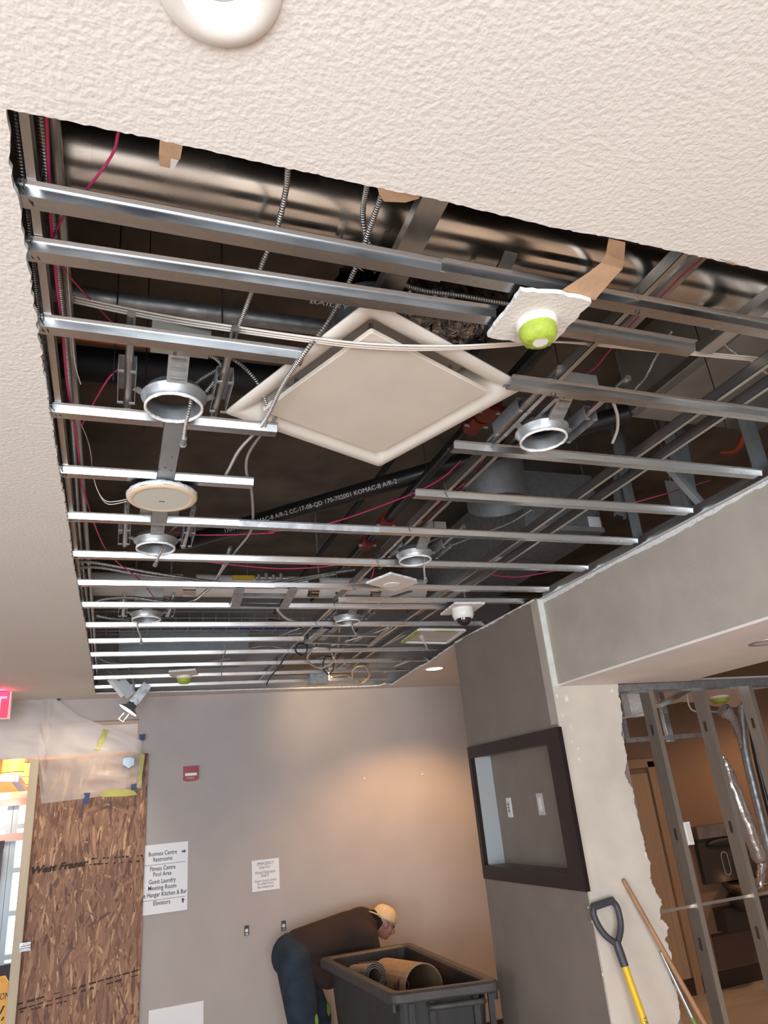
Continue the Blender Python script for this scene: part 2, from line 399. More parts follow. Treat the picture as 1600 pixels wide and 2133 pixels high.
ring_ = [LC + Vector((math.sin(a_), -math.cos(a_), 0)) * LR * .655 for a_ in [-2 * math.pi * k / 40 for k in range(41)]]
ring_[0] = ring_[0] + Vector((-1e-4, 0, 0)); ring_[-1] = ring_[-1] + Vector((1e-4, 0, 0))
outline = [Vector((-4, -3.5, CZ)), Vector((LC.x - 1e-4, -3.5, CZ))] + ring_ + [Vector((LC.x + 1e-4, -3.5, CZ)), Vector((2.5, -3.5, CZ)), Vector((2.5, near[-1].y, CZ))] + near[::-1] + left[1:] + back[1:] + \
          [Vector((2.50, 4.96, CZ)), Vector((5.0, 4.96, CZ)), Vector((5.0, YB, CZ)), Vector((-4, YB, CZ))]
c = struct('ceiling', MB().prism(outline, (0, 0, .0127)), 'ceiling_paint')
c.data.materials.append(MATS['gypsum'])
for p in c.data.polygons:
    if abs(p.normal.z) < .5: p.material_index = 1
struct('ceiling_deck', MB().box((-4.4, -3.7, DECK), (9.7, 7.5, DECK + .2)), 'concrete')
struct('floor', MB().box((-4.4, -3.7, -.1), (9.7, 12, 0)), 'floor_wood')
# back wall with the opening to the vestibule on the left
XE = at(290, 1500, y=YB).x
struct('wall_back', MB().box((XE, YB, 0), (9.6, YB + .12, DECK)), 'wall_grey')
zh = at(210, 1501, y=YB).z; zl = at(60, 1577, y=7.36).z
struct('wall_back_header', MB().box((-4.1, YB, zh), (XE, YB + .10, DECK)), 'wall_grey')
struct('ceiling_opening', MB().box((-4.1, YB + .10, zh), (XE, YB + .37, zh + .02)), 'plaster_smooth')
struct('wall_vestibule', MB().box((-4.1, YB + .36, zl), (XE + .3, YB + .46, DECK)), 'plaster_smooth')
struct('wall_back_left', MB().box((-4.1, YB, 0), (-1.35, YB + .46, zh)), 'wall_grey')
struct('wall_opening_side', MB().box((XE, YB + .12, 0), (XE + .1, YB + .46, DECK)), 'plaster_smooth')
struct('baseboard_back', MB().box((at(440, 2125, y=YB).x, YB - .014, 0), (4.25, YB, .15)), 'dark_base')
# rear and side walls (behind the camera), with their windows
def wall_with_window(name, mk, u0, u1, w0, w1, z0, z1, top):
    m = MB()
    for a, b, c_, d in ((u0, w0, 0, top), (w1, u1, 0, top), (w0, w1, 0, z0), (w0, w1, z1, top)): m.box(*mk(a, b, c_, d))
    struct(name, m, 'wall_grey')
wall_with_window('wall_rear', lambda a, b, c_, d: ((a, -3.55, c_), (b, -3.40, d)), -4.4, 9.6, -2.9, 1.1, .2, 2.8, DECK)
wall_with_window('wall_left', lambda a, b, c_, d: ((-4.35, a, c_), (-4.2, b, d)), -3.6, YB + .4, -1.9, .7, .3, 2.4, DECK)
w = struct('window_1', MB().box((-2.9, -3.50, .2), (1.1, -3.49, 2.8)), 'glass')
m = MB()
for x in (-2.9, -1.57, -.23, 1.05): m.box((x, -3.52, .2), (x + .05, -3.46, 2.8))
for z in (.2, 2.75): m.box((-2.9, -3.52, z), (1.1, -3.46, z + .05))
m.build('window_frame', 'frame_blue', w)
w = struct('window_2', MB().box((-4.30, -1.9, .3), (-4.29, .7, 2.4)), 'glass')
m = MB()
for y in (-1.9, -.6, .65): m.box((-4.32, y, .3), (-4.26, y + .05, 2.4))
for z in (.3, 2.35): m.box((-4.32, -1.9, z), (-4.26, .7, z + .05))
m.build('window_frame', 'frame_blue', w)
struct('wall_right', MB().box((9.5, -3.6, 0), (9.6, YB, DECK)), 'wall_grey')
# right-hand soffit, the pillar with its niche, and the stripped stud wall
XS = 2.5; XP = 2.46; YP = 3.73; ZS = CAMZ + .555
struct('wall_soffit', MB().box((XS, -3.4, ZS + .012), (3.5, YP - .02, CZ)), 'soffit_paint')
struct('ceiling_soffit', MB().box((XS, -3.4, ZS), (3.5, YP - .02, ZS + .012)), 'plaster_smooth')
yn0 = at(1147, 1544, x=XP).y; yn1 = at(988, 1578, x=XP).y; zn0 = at(1014, 1802, x=XP).z; zn1 = at(988, 1578, x=XP).z
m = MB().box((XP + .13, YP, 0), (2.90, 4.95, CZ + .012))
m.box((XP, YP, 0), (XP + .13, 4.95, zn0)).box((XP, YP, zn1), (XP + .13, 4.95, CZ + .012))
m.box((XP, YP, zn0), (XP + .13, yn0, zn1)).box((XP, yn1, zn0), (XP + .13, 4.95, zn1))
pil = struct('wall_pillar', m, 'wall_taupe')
MB().box((XP + .002, yn1 - .004, zn0), (XP + .129, yn1, zn1)).build('niche_jamb', 'niche_grey', pil)
MB().box((XP - .003, YP - .016, at(1160, 1508, x=XP).z), (XP, YP + .065, CZ)).build('corner_bead', 'soffit_paint', pil)
rag = [(1283, 1430), (1286, 1465), (1292, 1500), (1289, 1530), (1301, 1575), (1298, 1610), (1312, 1640), (1318, 1690), (1330, 1740), (1341, 1778), (1352, 1800), (1349, 1830), (1362, 1850), (1370, 1880), (1371, 1912), (1384, 1930), (1382, 1960), (1396, 1990), (1392, 2040), (1402, 2060), (1410, 2100), (1408, 2133)]
edge = [at(a + 6, b, y=YP - .016) for a, b in rag]
e2 = []; wk = 0
for i in range(len(edge) - 1):
    for k in range(8):
        q = edge[i].lerp(edge[i + 1], k / 8); wk = .8 * wk + rnd.uniform(-.007, .007); q.x += wk; q.z += rnd.uniform(-.008, .008); e2.append(q)
edge = e2 + [edge[-1]]
poly = [Vector((XP, YP - .016, 0)), Vector((XP, YP - .016, CZ)), Vector((XS, YP - .016, CZ)), Vector((XS, YP - .016, ZS)), Vector((edge[0].x, YP - .016, ZS))] + edge + [Vector((edge[-1].x, YP - .016, 0))]
face = struct('wall_pillar_face', MB().prism(poly, (0, .015, 0)), 'plaster_face')
face.data.materials.append(MATS['gypsum'])
for p in face.data.polygons:
    if p.normal.x > .5: p.material_index = 1
MB().box((XP + .001, YP - .0185, ZS), (XS + .012, YP - .016, CZ)).build('corner_strip', 'corner_mud', face)
m = MB()                                                             # chipped plaster spots down the corner and across the face
for a, b, s in [(1190, 1515, 7), (1192, 1545, 6), (1204, 1560, 9), (1206, 1580, 8), (1172, 1490, 6), (1176, 1570, 5), (1183, 1600, 6), (1200, 1690, 5), (1213, 1810, 6), (1225, 1890, 4), (1345, 1780, 11), (1233, 1920, 5), (1255, 2030, 5), (1160, 1450, 8), (1180, 1455, 14), (1275, 1440, 8), (1285, 1480, 5)]:
    q = at(a, b, y=YP - .016); r = s / 520
    pts = [q + Vector((math.cos(t) * r * rnd.uniform(.4, .9) * .6, 0, math.sin(t) * r * rnd.uniform(.5, 1.1))) for t in [i * math.pi / 4 for i in range(8)]]
    m.prism(pts, (0, -.0015, 0))
m.build('plaster_chips', 'gypsum', face)
# torn joint compound along the soffit's top edge, and the wall angle above it
pts = []; y = -1.0
while y < YP - .02:
    pts.append(Vector((XS, y, CZ - .012 - .010 * math.sin(y * 3.1) ** 2 - rnd.uniform(0, .008)))); y += rnd.uniform(.012, .05)
pts += [Vector((XS, YP - .02, CZ)), Vector((XS, -1.0, CZ))]
t1 = struct('trim_1', MB().prism(pts, (-.002, 0, 0)), 'gypsum')
m = MB().box((XS - .028, -1, CZ + .001), (XS + .03, YP - .02, CZ + .003)).box((XS + .002, -1, CZ + .003), (XS + .004, YP - .02, CZ + .034))
struct('trim_2', m, 'galv_y')
m = MB().box((XS + .006, -1, CZ + .003), (XS + .10, YP - .03, CZ + .006)).box((XS + .006, -1, CZ + .006), (XS + .008, YP - .03, CZ + .06)).box((XS + .098, -1, CZ + .006), (XS + .10, YP - .03, CZ + .06))
struct('trim_3', m, 'galv_y')
m = MB()
y = YP + .02
pts = []
while y < 4.95:
    pts.append(Vector((XP, y, CZ + .010 - .010 * math.sin(y * 4.7) ** 2 - rnd.uniform(0, .008)))); y += rnd.uniform(.01, .04)
pts += [Vector((XP, 4.95, CZ + .012)), Vector((XP, YP + .02, CZ + .012))]
struct('trim_4', MB().prism(pts, (-.003, 0, 0)), 'gypsum')
# corridor beyond the studs
YC = 6.97
cw = struct('wall_corridor', MB().box((4.25, YC, 0), (9.5, YB, DECK)), 'corridor_warm_tone')
struct('baseboard_corridor', MB().box((at(1420, 2040, y=YC).x, YC - .015, 0), (9.5, YC, .15)), 'dark_base')
ZCC = CAMZ + .58
cpoly = [Vector((2.93, 3.86, ZCC)), Vector((2.93, 4.9, ZCC))] + [at(a_, b_, z=ZCC) for a_, b_ in ((1281, 1483), (1305, 1481), (1327, 1487), (1345, 1479), (1385, 1470), (1420, 1462), (1450, 1464), (1480, 1470), (1515, 1474), (1542, 1472), (1548, 1440))] + [Vector((5.4, 3.86, ZCC))]
struct('ceiling_corridor', MB().prism(cpoly, (0, 0, .013)), 'plaster_smooth')
# door at the corridor's left end
d = struct('door_1', MB().box((at(1312, 1615, y=YC).x - .5, YC - .012, 0), (at(1347, 1615, y=YC).x, YC, at(1330, 1612, y=YC).z)), 'door_wood')
xa = at(1347, 1600, y=YC).x; za = at(1330, 1600, y=YC).z
MB().box((xa, YC - .03, 0), (xa + .09, YC, za + .06)).box((xa - .7, YC - .03, za), (xa + .09, YC, za + .09)).build('door_frame', 'corridor_trim', d)
# vestibule beyond the left opening: glazed front, daylight behind
YV = 9.4; ZV = at(10, 2010, y=YV).z
struct('wall_vestibule_side', MB().box((XE + .1, YB + .46, 0), (XE + .2, YV + .2, 3.45)), 'plaster_smooth')
struct('wall_vestibule_left', MB().box((-4.2, YB + .46, 0), (-4.1, YV + .2, 3.45)), 'plaster_smooth')
struct('ceiling_vestibule', MB().box((-4.2, YB + .46, 3.4), (XE + .2, YV + .2, 3.5)), 'wood_facade')
zt = at(40, 1678, y=YV).z
struct('wall_vestibule_front', MB().box((-4.2, YV, zt + .05), (XE + .2, YV + .15, 3.45)), 'wood_facade')
gz = struct('window_3', MB().box((-4.1, YV + .06, ZV), (XE + .1, YV + .065, zt + .05)), 'glass')
m = MB()
for px in (10, 22, 62): x = at(px, 1800, y=YV).x; m.box((x - .03, YV, ZV), (x + .03, YV + .10, zt + .05))
for x in (-1.6, -2.4, -3.2): m.box((x - .03, YV, ZV), (x + .03, YV + .10, zt + .05))
for py in (1722, 1813, 1902, 1992): z = at(30, py, y=YV).z; m.box((-4.1, YV + .006, z - .025), (XE + .1, YV + .094, z + .025))
m.build('window_frame', 'frame_blue', gz)
MB().box((-4.1, YV - .06, zt - .0), (XE + .1, YV, zt + .07)).build('window_head', 'frame_lilac', gz)
MB().box((-4.1, YV - .04, zt - .36), (XE + .1, YV, zt - .28)).build('window_rail', 'frame_lilac', gz)
struct('wall_vestibule_sill', MB().box((-4.1, YV, 0), (XE + .1, YV + .12, ZV)), 'street_dark')
# ================================================================== THE OPEN CEILING
def zc(d): return CZ + d
HAT = [(-.035, .022), (-.0225, .022), (-.0165, 0), (.0165, 0), (.0225, .022), (.035, .022),
       (.035, .0232), (.0217, .0232), (.0157, .0012), (-.0157, .0012), (-.0217, .0232), (-.035, .0232)]
def channel(y0, x0, x1, label, y1=None, z=.013, m='galv', dy=0):
    y1 = y0 if y1 is None else y1
    mb = MB(); n = max(2, int((x1 - x0) / .15)); vs = []; k = len(HAT)
    for i in range(n + 1):
        t = i / n; x = x0 + (x1 - x0) * t; y = y0 + (y1 - y0) * t; w = .0012 * math.sin(x * 5 + y0 * 9)
        for a, b in HAT: vs.append((x, y + a + w, zc(z) + b + w * .6))
    fs = []
    for i in range(n):
        for j in range(k):
            j2 = (j + 1) % k; fs.append((i*k+j, i*k+j2, (i+1)*k+j2, (i+1)*k+j))
    mb.add(vs, fs)
    for base in (0, n * k):
        for q in ((0,1,10,11), (1,2,9,10), (2,3,8,9), (3,4,7,8), (4,5,6,7)): mb.add([vs[base + i] for i in q], [(0,1,2,3)])
    return tag(mb.build('furring_channel', m), label, 'channel', 'furring channels across the ceiling opening')
def cx(px, py): return at(px, py, z=zc(.013)).x
CH = [1.15, 1.30, 1.55, 1.95, 2.35, 2.75, 3.185, 3.60, 3.99, 4.425, 4.835, 5.24, 5.67, 6.11, 6.54]
FR = 'furring channel from the near edge'
channel(CH[0], -.27, cx(915, 590), 'first ' + FR + ', left length')
channel(CH[0] - .004, cx(905, 590), 2.47, 'first ' + FR + ', right length past the splice', z=.0145)
channel(CH[1], -.27, cx(1020, 680), 'second ' + FR + ', stamped, left of taped detector', y1=CH[1] - .03)
channel(CH[1] - .03, cx(1140, 690), cx(1437, 740), 'short ' + FR.replace('furring', 'second furring') + ', right of taped detector')
channel(CH[2], -.27, cx(627, 762), 'third ' + FR + ', ending at the square diffuser')
channel(CH[2] - .01, cx(1052, 815), 2.47, 'third ' + FR + ', from diffuser to soffit')
channel(CH[3], -.27, cx(572, 913), 'fourth ' + FR + ', under the big open can ring')
channel(CH[3], cx(935, 945), 2.47, 'fourth ' + FR + ', right of the diffuser')
channel(CH[4], -.27, cx(525, 1018), 'fifth ' + FR + ', behind the round speaker')
channel(CH[4], cx(858, 1040), 2.47, 'fifth ' + FR + ', right half with curled end')
channel(CH[5], -.26, cx(500, 1100), 'sixth ' + FR + ', left length')
channel(CH[5], cx(496, 1100), cx(787, 1112), 'scuffed splice piece in the middle of the sixth furring channel', z=.0115, m='galv_dull')
channel(CH[5], cx(783, 1112), 2.47, 'sixth ' + FR + ', right length')
channel(CH[6], -.26, 2.47, 'seventh ' + FR + ', unbroken')
channel(CH[7], -.26, cx(575, 1225), 'eighth ' + FR + ', left length')
channel(CH[7] - .003, cx(570, 1225), 2.47, 'eighth ' + FR + ', right length', z=.0145)
channel(CH[8], -.25, cx(962, 1267), 'ninth ' + FR + ', ending at dome camera')
channel(CH[8] - .13, cx(705, 1253), 2.47, 'extra ' + FR.replace('counted', 'laid between eighth and ninth, counted'), z=.016)
channel(CH[9], -.25, 2.45, 'tenth ' + FR + ', unbroken')
channel(CH[10], -.25, cx(632, 1334), 'eleventh ' + FR + ', left length')
channel(CH[11], -.24, 2.44, 'twelfth ' + FR + ', unbroken')
channel(CH[12], -.24, at(893, 1377, z=zc(.013)).x, 'thirteenth ' + FR + ', unbroken')
channel(CH[13], -.24, at(850, 1398, z=zc(.013)).x, 'fourteenth ' + FR + ', unbroken')
channel(CH[14], -.24, at(800, 1418, z=zc(.013)).x, 'fifteenth and last ' + FR)
# pressed lettering on the second channel
ch2 = [o for o in COL.objects if o.get('label', '').startswith('second furring')][0]
text('stamped_letters', 'BAILEY', .02, Vector((at(640, 640, z=zc(.013)).x, CH[1] + .008, zc(.0128))), 'galv_dull', ch2, ux=(1, 0, 0), uy=(0, -1, 0), align='LEFT', squeeze=1.6)
# carrying runners (cold rolled U) along the room, above the furring
def runner(x, y0, y1, label, z=.037, h=.038, w=.018, m='galv_y', x1=None):
    x1 = x if x1 is None else x1; mb = MB()
    def seg(dx0, dx1, dz0, dz1):
        mb.add([(x+dx0, y0, zc(z)+dz0), (x+dx1, y0, zc(z)+dz0), (x1+dx1, y1, zc(z)+dz0), (x1+dx0, y1, zc(z)+dz0),
                (x+dx0, y0, zc(z)+dz1), (x+dx1, y0, zc(z)+dz1), (x1+dx1, y1, zc(z)+dz1), (x1+dx0, y1, zc(z)+dz1)],
               [(0,3,2,1),(4,5,6,7),(0,1,5,4),(1,2,6,5),(2,3,7,6),(3,0,4,7)])
    seg(-w/2, -w/2 + .0016, 0, h); seg(-w/2, w/2, 0, .0016); seg(-w/2, w/2, h - .0016, h)
    return tag(mb.build('runner_channel', m), label, 'channel', 'runner channels above the furring')
XL = at(68, 380, z=zc(.05)).x
runner(XL, .4, 6.9, 'steel runner channel along the left edge of the opening')
XA = 1.215
runner(XA, .4, 6.75, 'long steel runner channel through the middle, right of the diffuser')
runner(1.83, .4, 6.2, 'steel runner channel left of the pair near the soffit')
runner(1.945, .4, 6.0, 'steel runner channel right of the pair near the soffit')
runner(1.28, 1.62, 3.35, 'short thin bar channel beside the middle runner', z=.05, h=.02)
# heavier stud that crosses below the round duct
def cstud(p, q, w, d, label, m='galv_y', name='steel_stud', up=(0, 0, 1)):
    p = Vector(p); q = Vector(q); mb = MB(); dr = (q - p).normalized(); u = Vector(up)
    if abs(dr.dot(u)) > .95: u = Vector((0, 1, 0))
    a = dr.cross(u).normalized(); b = a.cross(dr).normalized()
    mb.bar(p, q, w, .002, b)
    for s_ in (-1, 1): mb.bar(p + a * s_ * w / 2 + b * d / 2, q + a * s_ * w / 2 + b * d / 2, .002, d, b)
    return tag(mb.build(name, m), label, 'stud', 'steel studs above the opening')
p = at(903, 425, z=zc(.10)); q = at(845, 540, z=zc(.10)); dd = (q - p)
cstud(p - dd * .9, p + dd * 2.3, .060, .03, 'wide steel stud crossing under the round duct, behind diffuser')
cstud(at(1600, 640, z=zc(.09)) - Vector((0, .5, 0)), at(1470, 735, z=zc(.09)), .05, .03, 'stub of steel stud at the right end of the round duct')
cstud(at(1430, 560, z=zc(.13)) - Vector((0, .45, 0)), at(1290, 700, z=zc(.13)), .045, .03, 'steel stud beside the middle runner over the round duct')
# round supply duct along the near edge
DZ = zc(.30); DY = 1.262; DR = .125
d = thing('round_duct', (-.3, DY, DZ - DR), 'big round galvanized duct along the near edge of the opening', 'duct')
MB().tube([(-.165, DY, DZ), (1.80, DY - .02, DZ)], DR, 40).build('duct_body', 'galv_duct', d)
for x, w in ((-.155, .05), (.44, .018), (.80, .014), (1.16, .016), (1.55, .02)):
    MB().tube([(x, DY, DZ), (x + w, DY, DZ)], DR + .003, 40).build('duct_collar', 'galv_duct', d)
MB().tube([(1.79, DY - .02, DZ), (1.85, DY - .02, DZ + .01), (1.90, DY - .02, DZ + .05), (1.93, DY - .02, DZ + .14), (1.93, DY - .02, DZ + .35)], [DR, DR, DR * .97, DR * .95, DR * .95], 32, sub=3).build('duct_elbow', 'galv_duct', d)
m = MB(); x = at(1095, 510, y=DY - DR).x
m.lathe([(DR + .005, -.02), (DR + .005, .02)], 40, Matrix.Translation((x, DY, DZ)) @ Matrix.Rotation(math.pi / 2, 4, 'Y'))
m.box((x - .018, DY - DR - .004, DZ), (x + .018, DY - DR - .002, DECK))
m.build('hanger_strap', 'galv_dull', d)
# second, darker pipe further in on the left (seen between second and fourth channels)
d = tag(MB().tube([(-.5, 2.05, zc(.52)), (.95, 2.02, zc(.52))], .03, 16).build('drain_pipe', 'galv_dull'), 'dull grey pipe crossing the left part of the plenum', 'pipe')
tag(MB().tube([(-.6, 2.35, zc(.55)), (1.3, 2.25, zc(.55))], .012, 8).build('copper_pipe', mat('copper', (.42, .13, .06), .4, .8)), 'thin copper pipe crossing the left part of the plenum', 'pipe')
tag(MB().tube([(-.6, 2.60, zc(.62)), (.9, 2.55, zc(.62))], .07, 20).build('insulated_pipe', 'black_rubber'), 'black insulated pipe behind the big open can ring', 'pipe')
# ---- square plaque diffuser, hanging askew
ang = math.atan2(.262, .578); DC = Vector((.699, 1.727, 0)); M0 = Matrix.Translation((DC.x, DC.y, zc(.040))) @ Matrix.Rotation(ang, 4, 'Z')
d = thing('square_diffuser', (DC.x, DC.y, zc(.03)), 'square off-white plaque diffuser hanging askew in the opening', 'air diffuser')
def sq(h, z, r=.012, n=3):
    out = []
    for cxx, cyy, a0 in ((1, 1, 0), (-1, 1, 90), (-1, -1, 180), (1, -1, 270)):
        for k in range(n + 1):
            t = math.radians(a0 + 90 * k / n); out.append(Vector((cxx * (h - r) + r * math.cos(t), cyy * (h - r) + r * math.sin(t), z)))
    return out
def loft(loops, M, capa=False, capb=False, smooth=False):
    mb = MB(); n = len(loops[0]); vs = [M @ v for l in loops for v in l]; fs = []
    for i in range(len(loops) - 1):
        for k in range(n):
            k2 = (k + 1) % n; fs.append((i*n+k, i*n+k2, (i+1)*n+k2, (i+1)*n+k))
    mb.add(vs, fs, None, smooth)
    if capa: mb.add([M @ v for v in loops[0]], [tuple(range(n - 1, -1, -1))])
    if capb: mb.add([M @ v for v in loops[-1]], [tuple(range(n))])
    return mb
h = .329
loft([sq(h, .0), sq(h - .004, -.004), sq(h - .03, -.002), sq(h - .045, .004), sq(h - .065, .018), sq(h - .09, .042), sq(h - .115, .075), sq(h - .12, .10), sq(h - .117, .10), sq(h - .11, .075), sq(h - .085, .046), sq(h - .06, .022), sq(h - .03, .006), sq(h, .004), sq(h, 0)], M0, smooth=True).build('outer_cone', 'white_enamel', d)
loft([sq(.21, .098), sq(.21, .13)], M0, True, True).build('neck_plate', 'white_enamel', d)
loft([sq(.242, -.002, .008), sq(.244, .0, .008), sq(.244, .012, .008)], M0 @ Matrix.Translation((-.002, .002, -.006)), True, True).build('centre_plaque', 'plaque_enamel', d)
for a in (-1, 1):
    for b in (-1, 1): MB().tube([M0 @ Vector((a * .17, b * .17, .004)), M0 @ Vector((a * .17, b * .17, .11))], .006, 6).build('plaque_pin', 'galv_dull', d)
MB().lathe([(.12, 0), (.12, .22)], 24, M0 @ Matrix.Translation((0, 0, .13))).build('neck_collar', 'galv_dull', d)
# foil flexible duct behind the diffuser
pts = [M0 @ Vector((0, 0, .36)), Vector((.76, 1.76, zc(.50))), Vector((.95, 1.84, zc(.56))), Vector((1.12, 1.90, zc(.58))), Vector((1.25, 1.95, zc(.66))), Vector((1.28, 1.97, zc(.95)))]
mb = MB().tube(pts, .12, 28, sub=9, cap=False)
for i, v in enumerate(mb.v): v += Vector((rnd.uniform(-.012, .012), rnd.uniform(-.012, .012), rnd.uniform(-.012, .012)))
tag(mb.build('flexible_duct', 'foil'), 'crumpled foil flexible duct behind the square diffuser', 'duct')
# ---- taped detector on its scrap of ceiling board
def taped_detector(c, ux, uy, s, label, r, board=True, tilt=0, patch=True):
    c = Vector(c); M = Matrix.Translation(c) @ Matrix.Rotation(tilt, 4, 'Z')
    t = thing('smoke_detector', c, label, 'smoke detector')
    mb = MB().lathe([(r * 1.06, .0), (r * 1.06, -.012), (r * .98, -.02)], 28, M); mb.disc((0, 0, -.02), r * .98, 28, M, True)
    mb.build('base_ring', 'white_plastic', t)
    mb = MB().lathe([(r * .96, -.02), (r * .95, -.034), (r * .90, -.046), (r * .78, -.055), (r * .6, -.059), (r * .38, -.061)], 28, M)
    for v in mb.v: v += Vector((rnd.uniform(-.0015, .0015), rnd.uniform(-.0015, .0015), rnd.uniform(-.0012, .0012)))
    mb.build('tape_wrap', 'green_tape', t)
    MB().disc((0, 0, -.0605), r * .42, 16, M, True).build('bare_patch', 'white_plastic', t)
    return t
def scrap(name, poly, label, cat, t=.0127, m='ceiling_paint'):
    o = MB().prism(poly, (0, 0, t)).build(name, m)
    o.data.materials.append(MATS['gypsum'])
    for p in o.data.polygons:
        if p.normal.z > -.5: p.material_index = 1
    return tag(o, label, cat)
def torn(ps, z, amp=.003):
    P = [at(a, b, z=z) for a, b in ps]; P.append(P[0]); out = []
    for i in range(len(P) - 1):
        n = max(1, int((P[i+1]-P[i]).length / .015))
        for k in range(n): out.append(P[i].lerp(P[i+1], k / n) + Vector((rnd.uniform(-amp, amp), rnd.uniform(-amp, amp), 0)))
    return out
zb = zc(-.012)
scrap('ceiling_board_scrap', torn([(1014, 703), (1087, 606), (1160, 612), (1234, 628), (1146, 722)], zb), 'torn square of ceiling board holding the green taped detector', 'board scrap')
taped_detector(at(1117, 672, z=zb), 0, 0, 0, 'smoke detector wrapped in bright green tape, nearest one', .049)
# torn paper tape hanging from the near edge
def strip(pts, w, m, name, label, cat, th=.0008):
    """a ribbon: pts are centre points with a side vector each"""
    mb = MB(); vs = []
    for p, s_ in pts:
        p = Vector(p); s_ = Vector(s_); vs += [p - s_ * w / 2, p + s_ * w / 2]
    n = len(pts); fs = [(2*i, 2*i+1, 2*i+3, 2*i+2) for i in range(n - 1)]
    off = len(vs); nn = (vs[1] - vs[0]).cross(vs[2] - vs[0]).normalized() * th
    vs2 = [v + nn for v in vs]
    mb.add(vs + vs2, fs + [(2*i+off+2, 2*i+off+3, 2*i+off+1, 2*i+off) for i in range(n - 1)] +
           [(2*i, 2*i+2, 2*i+2+off, 2*i+off) for i in range(n - 1)] + [(2*i+1+off, 2*i+3+off, 2*i+3, 2*i+1) for i in range(n - 1)])
    return tag(mb.build(name, m), label, cat)
def ribbon(lp, rp, zs, m, name, label, cat):
    """ribbon between two pixel polylines lying at the given heights"""
    P = []
    for (a, b), (c_, e), z in zip(lp, rp, zs):
        u = at(a, b, z=z); v = at(c_, e, z=z); P.append(((u + v) / 2, (v - u)))
    return strip(P, 1.0, m, name, label, cat)
ribbon([(1268, 497), (1262, 530), (1252, 548), (1228, 567), (1170, 605), (1160, 612)], [(1303, 505), (1300, 545), (1297, 560), (1280, 578), (1248, 615), (1240, 625)],
       [zc(.0), zc(.012), zc(.014), zc(.010), zc(.003), zc(.001)], 'brown_paper', 'paper_tape', 'long strip of torn brown joint tape hanging by the green detector', 'paper tape')
ribbon([(333, 291), (331, 320), (333, 346)], [(381, 301), (376, 330), (362, 352)], [zc(.0), zc(.004), zc(.01)], 'brown_paper', 'torn_paper', 'small torn flap of brown board paper at upper left edge', 'paper scrap')
ribbon([(356, 330), (354, 352)], [(372, 334), (362, 353)], [zc(.002), zc(.008)], 'paper_white', 'torn_paper', 'small white corner of torn board paper at upper left edge', 'paper scrap')
ribbon([(786, 390), (790, 405), (800, 420)], [(876, 408), (872, 414), (845, 422)], [zc(.0), zc(.003), zc(.006)], 'brown_paper', 'torn_paper', 'ragged tan scrap of board paper at middle of near edge', 'paper scrap')
ribbon([(1500, 540), (1512, 548)], [(1535, 549), (1530, 553)], [zc(-.001), zc(.004)], 'brown_paper', 'torn_paper', 'tiny curl of board paper at right of near edge', 'paper scrap')
# ---- recessed can rings left hanging
def can_ring(x, y, label, whip=None, side=1, bars=True):
    t = thing('can_housing', (x, y, zc(-.004)), label, 'light housing', 'open light housings without lamps')
    M = Matrix.Translation((x, y, zc(0))); r = .080
    MB().lathe([(r, 0), (r, .02), (r + .004, .022), (r + .004, .028), (r + .012, .032), (r + .012, .036), (r, .038), (r - .003, .058), (r - .006, .058), (r - .004, .036), (r - .003, 0)], 36, M).build('collar', 'galv_dull', t)
    mb = MB().lathe([(r + .002, .004), (r + .002, -.004), (r - .004, -.005), (r - .006, .004)], 36, M, close=True)
    for v in mb.v: v.z += rnd.uniform(-.0012, .0012)
    mb.build('painted_rim', 'gypsum', t)
    a = MB().bar((x, y - .085, zc(.03)), (x, y - .17, zc(.075)), .052, .003)
    for k in (-1, 1): a.bar((x + k * .026, y - .085, zc(.034)), (x + k * .026, y - .17, zc(.079)), .003, .010)
    for k in range(3): a.bar((x - .02, y - .10 - k * .025, zc(.034 + k * .013)), (x + .02, y - .10 - k * .025, zc(.034 + k * .013)), .008, .004)
    a.build('bracket_arm', 'galv_dull', t)
    b = MB().box((x - .075, y - .24, zc(.065)), (x + .075, y - .165, zc(.115)))
    jb = b.build('junction_box', 'sheet_metal', t)
    text('stamp', 'E', .022, Vector((x - .012, y - .166, zc(.0645))), 'ink', jb, ux=(1, 0, 0), uy=(0, -1, 0))
    for k in (-1, 1):
        xx = x + k * (r + .05)
        MB().tube([(xx - .004 * k, y - .32, zc(.062)), (xx - .004 * k, y + .14, zc(.062))], .011, 10).build('hanger_bar', 'galv_y', t)
        c_ = MB()
        c_.box((xx - .024, y - .11, zc(.035)), (xx - .022, y + .06, zc(.085))); c_.box((xx + .022, y - .11, zc(.035)), (xx + .024, y + .06, zc(.085)))
        c_.box((xx - .024, y - .11, zc(.083)), (xx + .024, y + .06, zc(.085)))
        for yy in (-.11, .052): c_.box((xx - .024, y + yy, zc(.033)), (xx - .008, y + yy + .008, zc(.037))); c_.box((xx + .008, y + yy, zc(.033)), (xx + .024, y + yy + .008, zc(.037)))
        c_.bar((xx - k * .022, y - .02, zc(.04)), (x + k * (r - .002), y, zc(.034)), .022, .003)
        c_.build('bar_clamp', 'galv_dull', t)
    if whip:
        P = [Vector((x + .07, y - .16, zc(.09))), Vector((x + .12, y - .09, zc(.10))), Vector((x + .06, y - .02, zc(.08)))] + [at(a, b, z=zc(c_)) for a, b, c_ in whip]
        w_ = MB().tube(P, .0055, 8, sub=6).build('whip_cable', 'armoured', t)
        e = P[-1]; f = (P[-1] - P[-2]).normalized()
        MB().tube([e - f * .008, e + f * .028], .0085, 10).tube([e + f * .028, e + f * .034], .011, 6).build('connector', 'galv_dull', w_)
    return t
can_ring(.114, 1.825, 'open can ring under the fourth channel, largest on the left', [(395, 850, -.02), (386, 890, -.035), (383, 915, -.04)])
